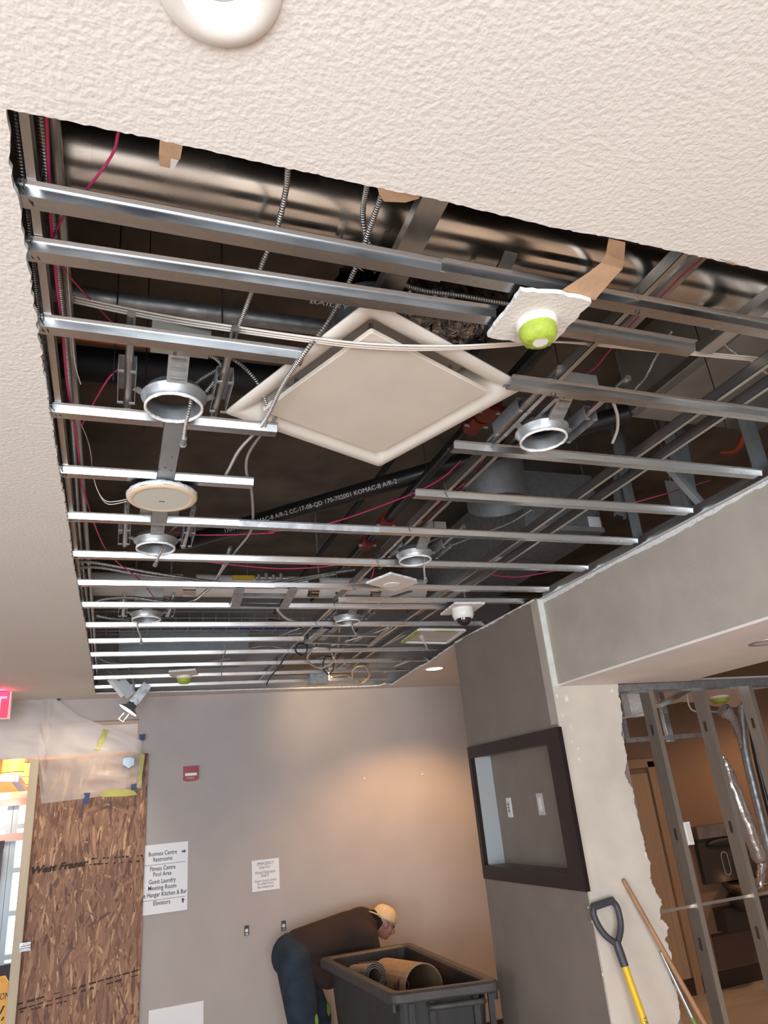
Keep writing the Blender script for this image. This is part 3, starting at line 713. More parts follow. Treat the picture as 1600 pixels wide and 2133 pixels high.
can_ring(1.33, 1.80, 'open can ring right of the square diffuser')
can_ring(.128, 3.0, 'open can ring below the round speaker', [(338, 1142, .0), (326, 1170, -.02)])
can_ring(1.362, 3.06, 'open can ring above the loose square of board', [(884, 1165, 0), (884, 1190, -.03), (886, 1205, -.04)])
can_ring(.142, 4.2, 'small open can ring on the left under the ninth channel', [(288, 1296, -.01), (293, 1325, -.05), (294, 1335, -.06)])
can_ring(1.384, 4.28, 'small open can ring left of the dome camera', [(734, 1303, -.01), (741, 1320, -.03)])
# ---- round speaker
c = at(338, 1038, z=zc(-.02)); t = thing('ceiling_speaker', c, 'round cream ceiling speaker hanging under its metal bridge', 'speaker')
M = Matrix.Translation(c); r = .121
mb = MB().lathe([(r, .0), (r + .002, .012), (r - .01, .022), (r - .02, .02)], 40, M)
for v in mb.v: v += Vector((rnd.uniform(-.002, .002), rnd.uniform(-.002, .002), rnd.uniform(-.002, .003)))
mb.build('torn_board_ring', 'gypsum', t)
mb = MB().lathe([(r, .0), (r - .004, -.005), (r * .82, -.007), (r * .80, -.0055)], 40, M); mb.build('rim', mat('cream', (.70, .55, .40), .5), t)
g = MB().disc((0, 0, -.0056), r * .80, 40, M, True).build('grille', mat('grille', (.62, .61, .53), .6, bump=.3, bscale=500), t)
MB().box(c + Vector((-.010, .012, -.0065)), c + Vector((.010, .017, -.0058))).build('badge', 'ink', t)
MB().lathe([(.075, .02), (.075, .035), (.045, .045), (.045, .06)], 24, M).build('back_can', 'galv_dull', t)
p0 = at(362, 893, z=zc(.004)); p1 = at(334, 1086, z=zc(.004))
mb = MB().box((p0.x - .030, p0.y - .03, zc(.006)), (p0.x + .030, p1.y + .02, zc(.008)))
mb.box((p0.x - .030, p0.y - .03, zc(.006)), (p0.x - .0285, p1.y + .02, zc(.011))); mb.box((p0.x + .0285, p0.y - .03, zc(.006)), (p0.x + .030, p1.y + .02, zc(.011)))
br = mb.build('bridge', 'strap_metal', t)
for a, b in ((332, 950), (358, 952), (331, 977), (344, 974), (356, 980)): q = at(a, b, z=zc(.0055)); MB().lathe([(.003, .0005), (.003, -.0008), (.0001, -.0008)], 10, Matrix.Translation(q)).build('screw_hole', 'ink', br)
# ---- loose square of board with a round blank, dome camera, second taped detector
o = scrap('ceiling_board_scrap', torn([(764, 1216), (814, 1196), (868, 1210), (870, 1215), (822, 1232)], zc(-.012), .002), 'pale square of ceiling board with a round cover plate', 'board scrap')
t = thing('round_cover_plate', at(816, 1218, z=zc(-.012)), 'round white cover plate on the loose board square', 'cover plate')
M = Matrix.Translation(at(816, 1218, z=zc(-.0122)))
MB().lathe([(.048, .0), (.048, -.003), (.040, -.004)], 28, M).disc((0, 0, -.004), .040, 28, M, True).build('disc', 'white_plastic', t)
MB().lathe([(.0505, -.0005), (.0475, -.001)], 28, M).build('shadow_gap', 'label_grey', t)
zk = zc(-.015)
scrap('ceiling_board_scrap', torn([(918, 1282), (948, 1258), (1010, 1258), (985, 1276), (960, 1280)], zk, .003), 'chipped scrap of ceiling board carrying the dome camera', 'board scrap')
c = at(963, 1268, z=zk); t = thing('dome_camera', c, 'white dome security camera with dark glass bubble', 'camera')
M = Matrix.Translation(c)
MB().lathe([(.066, 0), (.068, -.02), (.067, -.045), (.060, -.060), (.045, -.064)], 32, M).build('housing', 'white_plastic', t)
MB().lathe([(.048, -.060), (.047, -.075), (.040, -.092), (.026, -.104), (.010, -.109), (.001, -.1095)], 32, M).build('bubble', 'dome_glass', t)
MB().lathe([(.061, -.0595), (.061, -.064), (.047, -.066)], 32, M).build('trim_ring', 'white_plastic', t)
m = MB()
for k in (-1, 1): m.tube([c + Vector((k * .03, 0, .012)), c + Vector((k * .03, 0, .16))], .008, 8)
m.build('bracket', 'galv_dull', t)
zb2 = zc(-.02)
scrap('ceiling_board_scrap', torn([(352, 1400), (408, 1396), (413, 1406), (362, 1412), (354, 1408)], zb2, .003), 'small scrap of board above the far green detector', 'board scrap')
taped_detector(at(383, 1410, z=zb2) + Vector((0, -.03, 0)), 0, 0, 0, 'green taped detector near the back left corner', .055)
# ---- access hatch frame with green tape
P = [at(a, b, z=zc(-.006)) for a, b in ((838, 1338), (873, 1312), (968, 1313), (930, 1340))]
t = thing('access_hatch', (P[0] + P[2]) / 2, 'white access hatch frame with strips of green tape', 'access hatch')
m = MB()
for i in range(4): m.bar(P[i], P[(i + 1) % 4], .022, .012)
m.build('frame', 'white_plastic', t)
MB().bar(P[0] + Vector((0, 0, -.008)), P[1] + Vector((0, 0, -.008)), .035, .002).build('tape', 'green_tape', t)
MB().bar(P[1].lerp(P[2], .35) + Vector((0, 0, -.008)), P[1].lerp(P[2], .78) + Vector((0, 0, -.008)), .03, .002).build('tape', 'green_tape', t)
MB().prism([P[0].lerp(P[1], .6) + Vector((.05, 0, -.01)), P[0].lerp(P[1], .75) + Vector((.06, 0, -.01)), at(893, 1358, z=zc(-.10)), at(886, 1345, z=zc(-.07))], (.001, .001, .001)).build('loose_film', 'poly_film', t)
m = MB().prism([p + Vector((0, 0, .01)) for p in P], (0, 0, .004)); m.build('panel', 'label_grey', t)
# ---- pipes and ducts deeper in the plenum
a = at(470, 1105, z=zc(.44)); b = at(1010, 948, z=zc(.44)); u = (b - a).normalized()
t = thing('drain_pipe', a, 'black plastic drain pipe with white lettering, slanting below diffuser', 'pipe')
MB().tube([a - u * .5, b + u * .7], .045, 24).build('pipe_body', 'black_pipe', t)
nrm = Vector((0, 0, -1)) - u * Vector((0, 0, -1)).dot(u); side = (-(a.lerp(b, .5) - Vector((0, 0, CAMZ)))).normalized(); side = (side - u * side.dot(u)).normalized(); up = side.cross(u)
text('print', '170-702001 KOMAC-8 A/R-2 CC-17-08-QD 170-702001 KOMAC-8 A/R-2', .034, a + u * .02 + side * .0455 - up * .012, 'label_grey', t, ux=u, uy=up, align='LEFT', squeeze=1.05)
xs = at(1110, 745, z=zc(.36)).x
t = thing('sprinkler_pipe', (xs, 2, zc(.36)), 'black sprinkler pipe with red couplings running beside the diffuser', 'pipe')
MB().tube([(xs, 1.46, zc(.36)), (xs, 4.3, zc(.36))], .024, 14).build('pipe_run', 'black_pipe', t)
for px, py in ((1018, 850), (985, 878), (776, 1086), (727, 1128)):
    y = at(px, py, z=zc(.36)).y
    c_ = MB().tube([(xs, y - .05, zc(.36)), (xs, y + .05, zc(.36))], .042, 14).build('coupling', 'red_paint', t)
    MB().tube([(xs - .055, y, zc(.34)), (xs + .055, y, zc(.34))], .008, 6).build('bolt', 'galv_dull', c_)
q = at(1010, 860, z=zc(.36))
MB().tube([(q.x, q.y, zc(.36)), (q.x + .14, q.y, zc(.36)), (q.x + .2, q.y + .02, zc(.42))], .038, 14).build('branch_tee', 'red_paint', t)
tag(MB().tube([(xs + .10, 1.46, zc(.50)), (xs + .10, 5.5, zc(.50))], .012, 8).build('thin_pipe', 'black_pipe'), 'thin black pipe parallel to the sprinkler pipe', 'pipe')
tag(MB().tube([(xs - .10, 1.46, zc(.53)), (xs - .10, 6.0, zc(.53))], .016, 8).build('thin_pipe', 'black_rubber'), 'dull black pipe left of the sprinkler pipe', 'pipe')
z0 = zc(.40)
t = thing('sheet_metal_duct', (2.45, 1.7, z0), 'beige flat-bottomed duct box above the right side', 'duct')
MB().box((2.13, .7, z0), (2.85, 2.18, z0 + .35)).build('duct_body', 'sheet_metal', t)
MB().box((2.10, .7, z0 + .02), (2.13, 2.18, z0 + .05)).build('flange', 'galv_y', t)
MB().box((2.12, 2.18, z0 + .01), (2.86, 2.20, z0 + .36)).build('end_flange', 'sheet_metal', t)
e0 = at(1097, 1102, z=zc(.28)); e1 = at(1322, 1126, z=zc(.28))
t = thing('sheet_metal_duct', (e0.x, e0.y, zc(.28)), 'dark sheet metal duct with white label near the soffit', 'duct')
MB().box((e0.x, e0.y, zc(.28)), (2.7, e0.y + 1.9, zc(.66))).build('duct_body', 'galv_dull', t)
MB().box((e0.x - .01, e0.y - .012, zc(.28)), (2.7, e0.y, zc(.31))).build('flange', 'sheet_metal', t)
l0 = at(1224, 1076, y=e0.y - .002); l1 = at(1257, 1108, y=e0.y - .002)
MB().box((l0.x, e0.y - .004, l1.z), (l0.x + .085, e0.y, l0.z)).build('label_sheet', 'paper_white', t)
q = at(1032, 1165, z=zc(.28)); q2 = at(1075, 1160, z=zc(.28))
MB().box((q.x, q.y - .04, zc(.277)), (q.x + .13, q.y + .03, zc(.28))).build('label_sheet', 'paper_white', t)
MB().lathe([(.17, 0), (.17, .30)], 28, Matrix.Translation((e0.x - .25, e0.y - .15, zc(.35)))).build('round_takeoff', 'galv_dull', t)
# braces standing on the soffit's top track
for i, (b0, t0, w, lab) in enumerate([((1296, 1075), (1294, 925), .062, 'upright steel stud on the soffit track, leftmost'), ((1333, 1119), (1303, 980), .040, 'leaning steel brace beside the leftmost upright'),
                                      ((1447, 1062), (1424, 930), .055, 'steel brace in the middle above the soffit'), ((1440, 1040), (1402, 915), .045, 'thin diagonal steel brace behind the middle one'),
                                      ((1593, 977), (1567, 895), .062, 'steel brace at the right edge above the soffit'), ((1475, 1035), (1418, 985), .03, 'short low diagonal brace above the soffit')]):
    p = at(*b0, x=2.56); q = at(*t0, y=p.y + .02); v = q - p
    top = p + v * min(2.2, (DECK - p.z - .02) / max(v.z, .05))
    if i == 5: top = p + v * 1.6
    cstud(Vector((p.x, p.y, zc(.008))) if i != 0 else p, top, w, .03, lab, m='strap_metal', up=(0, 1, 0))
q = at(1405, 1030, y=3.0)
tag(MB().box((q.x - .045, q.y, q.z - .09), (q.x + .045, q.y + .004, q.z + .09)).tube([(q.x, q.y + .002, q.z + .08), (q.x, q.y + .002, DECK)], .002, 5).build('hanging_label', 'label_grey'), 'grey card hanging between the braces above the soffit', 'card')
t = at(1545, 925, z=zc(.38))
tag(MB().tube([t + Vector((-.10, .05, -.03)), t + Vector((-.03, .03, -.03)), t + Vector((.02, 0, .03)), t + Vector((.03, -.03, .12)), Vector((t.x + .03, t.y - .03, DECK))], [.006, .014, .02, .018, .01], 8, sub=4).build('pipe_hanger', mat('orange_red', (.45, .07, .03), .5)), 'curved orange pipe hanger at the right above the soffit', 'pipe hanger')
# white insulated pipe across the far part
p = at(340, 1218, z=zc(.34)); r = .075; YW = p.y
t = thing('insulated_pipe', (0, YW, zc(.34) - r), 'long white insulated pipe crossing behind the eighth channel', 'pipe')
MB().tube([(-.5, YW, zc(.34)), (2.1, YW + .02, zc(.34))], r, 24).build('jacket', mat('jacket_white', (.78, .74, .71), .6, var=.1, vscale=5), t)
for px in (395, 655, 785):
    x = at(px, 1232, y=YW - r).x
    MB().tube([(x - .04, YW, zc(.34)), (x + .04, YW, zc(.34))], r + .004, 24).build('clamp_band', 'chrome', t)
for x in (.3, 1.3): MB().tube([(x, YW, zc(.34) + r - .01), (x, YW, DECK)], .006, 6).build('hanger_rod', 'galv_dull', t)
x = at(506, 1206, y=YW - r).x
MB().box((x - .07, YW - r - .016, zc(.355)), (x + .07, YW - r - .004, zc(.385))).build('tag', mat('tag_yellow', (.55, .36, .02), .5), t)
m = MB()
for k in range(4): m.tube([(x + .10 + k * .05, YW - r - .03, zc(.35)), (x + .10 + k * .05, YW - r - .03, zc(.385 + .01 * (k % 2)))], .015, 8)
m.tube([(x + .08, YW - r - .03, zc(.365)), (x + .30, YW - r - .03, zc(.365))], .012, 8)
m.build('valve', 'galv_dull', t)
# rough-in bracket frames
def rough_frame(ps, label, w=.05):
    P = [at(a, b, z=zc(.004)) for a, b in ps]
    t = thing('bracket_frame', (P[0] + P[2]) / 2, label, 'bracket frame')
    MB().bar(P[0], P[1], w, .003).bar(P[0] + Vector((-w/2, 0, .008)), P[1] + Vector((-w/2, 0, .008)), .003, .018).build('side_strap', 'galv_dull', t)
    MB().bar(P[3], P[2], w, .003).bar(P[3] + Vector((w/2, 0, .008)), P[2] + Vector((w/2, 0, .008)), .003, .018).build('side_strap', 'galv_dull', t)
    MB().bar(P[0].lerp(P[1], .45) + Vector((0, 0, .012)), P[3].lerp(P[2], .45) + Vector((0, 0, .012)), .03, .02).build('cross_bar', 'galv', t)
    MB().bar(P[1].lerp(P[0], .05) + Vector((0, 0, .010)), P[2].lerp(P[3], .05) + Vector((0, 0, .010)), .02, .02).build('cross_bar', 'galv', t)
    return t
rough_frame([(500, 1226), (490, 1266), (590, 1268), (612, 1226)], 'square steel rough-in frame under the white pipe')
rough_frame([(678, 1310), (640, 1341), (770, 1346), (810, 1309)], 'bent steel rough-in frame left of the hatch', .04)
# wire basket tray with blue data cables
zt_ = zc(.30); y0 = at(480, 1300, z=zt_).y; y1 = y0 + .3
t = thing('cable_tray', (0, y0, zt_), 'wire basket cable tray with blue cables near the back', 'cable tray')
m = MB()
for k in range(22): x = -.2 + k * .1; m.tube([(x, y0, zt_ + .1), (x, y0, zt_), (x, y1, zt_), (x, y1, zt_ + .1)], .0035, 5, smooth=False)
for yy, z_ in ((y0, .1), (y0, .05), (y0, 0), (y0 + .1, 0), (y0 + .2, 0), (y1, 0), (y1, .1)): m.tube([(-.22, yy, zt_ + z_), (1.92, yy, zt_ + z_)], .0035, 5, smooth=False)
m.build('basket', 'galv_dull', t)
for x in (.1, 1.0, 1.8): MB().tube([(x, y1, zt_ + .09), (x, y1, DECK)], .006, 6).build('hanger_rod', 'galv_dull', t)
for k in range(7):
    MB().tube([(-.2, y0 + .04 + k * .035, zt_ + .015 + .01 * (k % 3)), (.8, y0 + .05 + k * .033, zt_ + .02), (1.7, y0 + .04 + k * .035, zt_ + .015)], .009, 6, sub=4).build('data_cable', 'blue_cable' if k % 3 else 'grey_wire', t)
tag(MB().box((.0, 6.35, zc(.25)), (1.1, 6.98, zc(.5))).build('duct_plenum', 'strap_metal'), 'flat grey metal duct box above the back channels', 'duct')
tag(MB().box((1.45, 6.05, zc(.16)), (2.25, 6.995, zc(.18))).build('backing_board', mat('tan_board', (.30, .23, .16), .8, var=.2, vscale=6)), 'tan board panel above the back right corner', 'panel')
# ---- wires and cables: photo points with a height above the ceiling plane
def wire(name, pts, r, m, label, cat='cable', n=6, sub=5):
    return tag(MB().tube([at(a, b, z=zc(h)) for a, b, h in pts], r, n, sub=sub).build(name, m), label, cat)
PW = 'pink low-voltage wire '
wire('alarm_wire', [(262, 215, .03), (247, 275, .03), (232, 325, .05), (175, 402, .07), (130, 455, .08), (103, 512, .07)], .0028, 'pink_wire', PW + 'dropping from the near edge at upper left')
wire('alarm_wire', [(95, 200, .06), (97, 245, .06), (103, 395, .07), (107, 480, .065), (118, 590, .06), (130, 690, .07), (140, 800, .06), (158, 900, .06), (170, 1000, .06)], .0036, 'pink_wire', PW + 'following the left runner')
wire('alarm_wire', [(108, 520, .065), (140, 570, .10), (185, 620, .14), (240, 678, .2)], .0026, 'pink_wire', PW + 'slanting right below the second channel')
wire('alarm_wire', [(275, 735, .16), (250, 765, .13), (225, 790, .1), (195, 840, .08), (168, 890, .07)], .0026, 'pink_wire', PW + 'left of the big open can ring')
wire('alarm_wire', [(1475, 520, .09), (1455, 545, .10), (1420, 575, .11), (1375, 620, .12), (1320, 670, .12), (1270, 730, .13), (1235, 770, .14), (1180, 800, .15)], .0024, 'pink_wire', PW + 'crossing the right side past the green detector')
wire('alarm_wire', [(1125, 842, .10), (1095, 855, .09), (1060, 885, .08), (1045, 910, .08), (1035, 935, .08)], .0028, 'pink_wire', PW + 'curving left of the right can ring')
wire('alarm_wire', [(1012, 950, .08), (975, 1000, .06), (935, 1030, .06), (900, 1060, .07), (860, 1102, .08)], .0026, 'pink_wire', PW + 'zigzagging by the middle runner')
wire('alarm_wire', [(560, 1108, .2), (683, 1091, .22), (833, 1039, .24), (915, 1000, .25), (960, 960, .25)], .0035, 'pink_wire', PW + 'slanting in front of the black drain pipe')
wire('alarm_wire', [(165, 990, .07), (180, 1040, .07), (200, 1100, .06), (220, 1143, .06), (246, 1172, .05), (292, 1209, .05), (324, 1249, .05)], .0032, 'pink_wire', PW + 'running down the left past the lower can ring')
wire('alarm_wire', [(330, 1100, .1), (393, 1113, .1), (480, 1114, .1), (571, 1110, .12)], .003, 'pink_wire', PW + 'level along the sixth channel')
wire('alarm_wire', [(400, 1166, .08), (480, 1176, .06), (574, 1184, .055), (640, 1183, .06), (700, 1177, .08), (790, 1160, .1)], .0034, 'pink_wire', PW + 'sagging under the seventh channel')
wire('alarm_wire', [(780, 1178, .08), (777, 1195, .03), (770, 1213, .01)], .003, 'pink_wire', PW + 'hanging down to the loose board square')
wire('alarm_wire', [(985, 1180, .09), (1010, 1194, .1), (1075, 1202, .1), (1150, 1190, .12), (1190, 1180, .14)], .0034, 'pink_wire', PW + 'sagging on the right under the seventh channel')
wire('alarm_wire', [(1310, 1050, .2), (1382, 1030, .22), (1482, 1000, .25)], .003, 'pink_wire', PW + 'among the braces above the soffit')
for k in (0, 1, 2):
    dy_ = (0, 6, 11)[k]
    wire('house_cable', [(60, 585 + dy_, .16), (130, 612 + dy_, .15), (330, 655 + dy_, .12), (500, 682 + dy_ * .9, .07), (640, 702 + dy_ * .8, .03), (740, 714 + dy_ * .8, .024), (850, 720 + dy_ * .8, .022), (960, 720 + dy_ * .6, .022), (1060, 715 + dy_ * .5, .024), (1160, 712, .05), (1300, 720 + dy_ * .5, .07), (1440, 732 + dy_ * .6, .10), (1620, 748 + dy_ * .7, .12)], .0034, 'white_wire', ('uppermost', 'middle', 'lowest')[k] + ' of the white cables sagging across the diffuser')
AC = 'armoured cable '
wire('armoured_cable', [(604, 300, .05), (600, 350, .06), (595, 400, .075), (577, 475, .085), (550, 540, .08), (520, 620, .08), (490, 700, .09), (470, 760, .09), (430, 815, .07)], .0062, 'armoured', AC + 'from the near edge to the big can ring')
wire('armoured_cable', [(812, 350, .05), (797, 400, .06), (765, 490, .085), (740, 560, .08), (690, 660, .075), (640, 728, .015), (590, 800, .015), (560, 862, .015), (540, 892, .03), (500, 935, .04), (478, 975, .05), (462, 1005, .06)], .0066, 'armoured', AC + 'crossing down in front of the diffuser corner')
wire('armoured_cable', [(772, 345, .05), (763, 395, .07), (756, 440, .1), (760, 480, .1), (770, 510, .1), (815, 575, .12), (870, 603, .14), (960, 616, .15), (1050, 632, .15), (1130, 640, .15)], .0062, 'armoured', AC + 'looping down behind the first channel to the detector')
wire('armoured_cable', [(480, 745, .1), (505, 762, .09), (535, 795, .07), (553, 835, .05), (556, 865, .03), (548, 900, .03)], .0058, 'armoured', AC + 'arching left of the diffuser')
wire('grey_cable', [(575, 870, .04), (540, 910, .045), (516, 950, .05), (514, 985, .05), (524, 1020, .05), (527, 1085, .05), (518, 1115, .05), (490, 1150, .06), (455, 1200, .06)], .0055, 'grey_wire', 'grey cable hanging in a wave below the fourth channel')
wire('armoured_cable', [(1480, 680, .15), (1500, 708, .14), (1530, 735, .13), (1565, 752, .12), (1610, 788, .1)], .0062, 'armoured', AC + 'at the right edge over the beige duct box')
wire('armoured_cable', [(1400, 690, .14), (1367, 742, .12), (1345, 785, .1), (1322, 812, .06)], .0045, 'armoured', 'thin ' + AC + 'with connector at the third channel on the right')
wire('grey_cable', [(1278, 840, .12), (1286, 865, .11), (1286, 895, .1), (1276, 922, .09)], .006, 'white_wire', 'bent beige cable right of the right can ring')
wire('armoured_cable', [(930, 1140, .1), (1000, 1112, .14), (1060, 1090, .18), (1110, 1060, .2)], .006, 'armoured', AC + 'slanting up right of the sixth channel')
wire('armoured_cable', [(160, 1170, .05), (200, 1172, .06), (300, 1190, .07), (380, 1203, .07), (450, 1212, .055), (520, 1218, .05), (580, 1213, .06), (650, 1200, .09), (740, 1186, .13)], .008, 'armoured', 'upper ' + AC + 'sweeping across to the white pipe')
wire('armoured_cable', [(160, 1182, .05), (210, 1182, .06), (300, 1198, .06), (400, 1210, .055), (470, 1219, .045), (540, 1222, .04), (600, 1214, .06), (700, 1195, .1)], .008, 'armoured', 'lower ' + AC + 'sweeping across to the white pipe')
wire('armoured_cable', [(200, 1253, .05), (230, 1246, .05), (280, 1245, .05), (350, 1255, .05), (400, 1252, .05), (425, 1235, .06), (445, 1215, .07), (465, 1180, .07), (480, 1140, .08)], .009, 'armoured', AC + 'humped on the left over the ninth channel')
wire('armoured_cable', [(200, 1282, .06), (230, 1288, .06), (270, 1292, .05)], .008, 'armoured', 'short ' + AC + 'into the left small can ring')
wire('grey_cable', [(578, 1270, .06), (600, 1290, .05), (640, 1300, .05), (680, 1300, .06)], .009, 'white_wire', 'pale cable sagging right of the rough-in frame')
wire('grey_cable', [(205, 1370, .06), (240, 1382, .05), (330, 1384, .05), (420, 1380, .06), (480, 1372, .08)], .008, 'grey_wire', 'grey cable lying along the twelfth channel')
wire('grey_cable', [(460, 1330, .03), (470, 1352, .0), (462, 1380, -.01), (462, 1420, -.015)], .004, 'grey_wire', 'thin wire dangling in the middle of the far channels')
wire('grey_cable', [(600, 1360, .03), (580, 1390, .01), (562, 1412, .0), (555, 1428, .0)], .006, 'black_rubber', 'dark wire drooping left of the coiled cables')
for i, (P, rr, mm, lab) in enumerate([
    ([(560, 1335, .05), (620, 1310, .08), (690, 1290, .12), (760, 1270, .16)], .007, 'grey_wire', 'grey cable rising left of the far can ring'),
    ([(600, 1322, .06), (650, 1318, .05), (700, 1325, .04), (760, 1318, .05), (820, 1296, .1)], .008, 'armoured', 'armoured cable draped behind the eleventh channel'),
    ([(640, 1380, .06), (700, 1360, .05), (760, 1350, .05), (830, 1352, .06)], .007, 'grey_wire', 'grey cable behind the looped cables'),
    ([(690, 1345, .03), (740, 1330, .03), (790, 1315, .05), (840, 1290, .1)], .006, 'white_wire', 'pale cable slanting up to the access hatch'),
    ([(560, 1290, .12), (610, 1300, .1), (650, 1320, .06), (660, 1345, .03)], .006, 'black_rubber', 'black cable curving down left of the bent frame'),
    ([(800, 1400, .05), (830, 1385, .05), (865, 1372, .06)], .009, 'white_wire', 'pale cable end by the torn ceiling edge'),
    ([(520, 1350, .08), (560, 1345, .06), (600, 1352, .05), (640, 1345, .06)], .006, 'armoured', 'short armoured cable over the eleventh channel'),
    ([(700, 1235, .15), (740, 1250, .12), (800, 1248, .12), (860, 1230, .15)], .008, 'armoured', 'armoured cable sagging under the loose board square')]):
    wire('loose_cable', P, rr, mm, lab)
for i, (a_, b_, w_, lab) in enumerate([((655, 1345), (710, 1300), .05, 'flat grey strap left of the far can ring'), ((715, 1350), (770, 1318), .04, 'crumpled grey strap right of the far can ring'), ((800, 1345), (845, 1322), .03, 'narrow grey strap beside the access hatch')]):
    tag(MB().bar(at(*a_, z=zc(.045)), at(*b_, z=zc(.05)), w_, .003).build('metal_strap', 'strap_metal'), lab, 'strap')
def loop(name, c, rx, ry, z, r, m, label, tails=(), turns=1, ph=0):
    P = []
    for k in range(13 * turns):
        a_ = ph + 2 * math.pi * k / 12; f = 1 + .06 * math.sin(3 * a_ + k)
        P.append(at(c[0] + rx * f * math.cos(a_), c[1] + ry * f * math.sin(a_), z=zc(z + .004 * k)))
    P += [at(a_, b_, z=zc(h)) for a_, b_, h in tails]
    return tag(MB().tube(P, r, 6, sub=3).build(name, m), label, 'cable')
loop('coiled_cable', (668, 1370), 27, 21, -.02, .008, 'white_wire', 'looped white cable hanging at the back, left loop', [(705, 1345, .05), (708, 1300, .1)])
loop('coiled_cable', (752, 1404), 18, 17, -.02, .010, mat('cream_cable', (.66, .52, .36), .5), 'looped cream cable lit by the lamp at the back', [(720, 1405, .03), (690, 1410, .0)], ph=2.6)
loop('coiled_cable', (684, 1385), 11, 19, -.02, .006, 'black_rubber', 'looped black cable over the lamp box', [(715, 1350, .06), (745, 1310, .12)])
loop('coiled_cable', (628, 1352), 12, 12, -.01, .006, 'black_rubber', 'small looped black cable left of the white loop', [(640, 1320, .05)])
for i, (x, z, rr, lab) in enumerate([(at(27, 232, z=zc(.10)).x, .10, .0075, 'leftmost'), (at(40, 232, z=zc(.105)).x, .105, .0075, 'second'), (at(84, 244, z=zc(.095)).x, .095, .0085, 'third')]):
    P = [Vector((x + .006 * math.sin(y * 2.1 + i * 2), y, zc(z) - .012 * math.sin(y * 1.3 + i))) for y in [.2 + .45 * k for k in range(15)]]
    tag(MB().tube(P, rr, 8, sub=4).build('armoured_cable', 'armoured'), lab + ' armoured cable running along the left edge of the opening', 'cable')
x = XL + .035
tag(MB().tube([(x, .3, zc(.125)), (x, 6.85, zc(.125))], .013, 10).build('conduit', 'galv_y'), 'straight metal conduit above the left runner', 'conduit')
tag(MB().tube([(x - .05, 1.4, zc(.15)), (x - .05, 6.85, zc(.15))], .011, 10).build('conduit', 'galv_dull'), 'dull conduit farther left above the left runner', 'conduit')
for k in range(2):
    wire('speaker_wire', [(163, 870, .07), (182, 915, .06), (190, 950, .05), (193, 985, .05), (205, 1025, .02), (225, 1045 + k * 5, .0), (265, 1040 + k * 4, -.005)], .0017, 'white_wire', ('upper', 'lower')[k] + ' white wire looping to the round speaker')
wire('hanger_wire', [(132, 430, .2), (138, 520, .12), (143, 600, .09), (150, 690, .07), (157, 760, .06), (168, 800, .05)], .0014, 'white_wire', 'thin pale wire hanging by the left runner')
for i, (px, py, x_, y_) in enumerate([(238, 640, 0, 0), (457, 560, 0, 0), (300, 760, 0, 0), (890, 1000, 0, 0), (1190, 880, 0, 0), (1480, 780, 0, 0)]):
    p = at(px, py, z=zc(.30))
    tag(MB().tube([Vector((p.x, p.y, DECK)), Vector((p.x + .01, p.y + .01, zc(.06)))], .0022, 5).build('hanger_wire', 'thin_wire'),
        'straight hanger wire from the deck, ' + ['behind the third channel on the left', 'between the first armoured cables', 'over the big can ring', 'below the diffuser', 'over the right can ring', 'over the beige duct box'][i], 'wire')
# tie wires where furring meets runner
def tie(x, y, lab):
    mb = MB()
    for s_ in (-1, 1):
        q = [Vector((x - .012, y - .03 * s_, zc(.078))), Vector((x - .014 + .004 * s_, y - .026, zc(.03))), Vector((x - .006 * s_, y, zc(.0115))), Vector((x + .010 + .003 * s_, y + .026, zc(.03))), Vector((x + .012, y + .03 * s_, zc(.078)))]
        mb.tube([v + Vector((rnd.uniform(-.006, .006), 0, 0)) for v in q], .0012, 5, sub=2)
    tag(mb.build('tie_wire', 'thin_wire'), lab, 'tie wire', 'tie wires on the runners')
for i, y in enumerate(CH): tie(XL, y, 'twisted tie wire where the left runner crosses the %s channel' % ORD[i + 1])
for i, y in enumerate(CH):
    if i not in (1, 10, 14): tie(XA, y, 'twisted tie wire where the middle runner crosses the %s channel' % ORD[i + 1])
# ---- lamps in the ceiling
def spot(name, loc, target, power, size, col, rad=.03, blend=.5, parent=None):
    l = bpy.data.lights.new(name, 'SPOT'); l.energy = power; l.spot_size = math.radians(size); l.spot_blend = blend; l.color = col; l.shadow_soft_size = rad
    o = bpy.data.objects.new(name, l); COL.objects.link(o); o.location = loc
    o.rotation_euler = (Vector(target) - Vector(loc)).to_track_quat('-Z', 'Y').to_euler(); return o
# unlit recessed light near the camera
c = LC.copy(); r = LR
t = thing('recessed_light', (c.x, c.y, CZ - .01), 'unlit white recessed ceiling light above the camera', 'light')
M = Matrix.Translation(c)
MB().lathe([(r, 0), (r, -.003), (r * .97, -.006), (r * .75, -.008), (r * .66, -.005)], 48, M).build('trim_ring', 'white_enamel', t)
prof = [(r * .66, -.005)]
for k in range(5): a_ = r * (.66 - .032 * (k + 1)); prof += [(a_ + r * .012, -.005 + .008 * k + .002), (a_, -.005 + .008 * (k + 1))]
MB().lathe(prof, 48, M, smooth=False).build('baffle', mat('baffle_white', (.80, .82, .80), .5), t)
MB().disc((0, 0, .036), r * .52, 36, M, True).build('lens', 'lens_off', t)
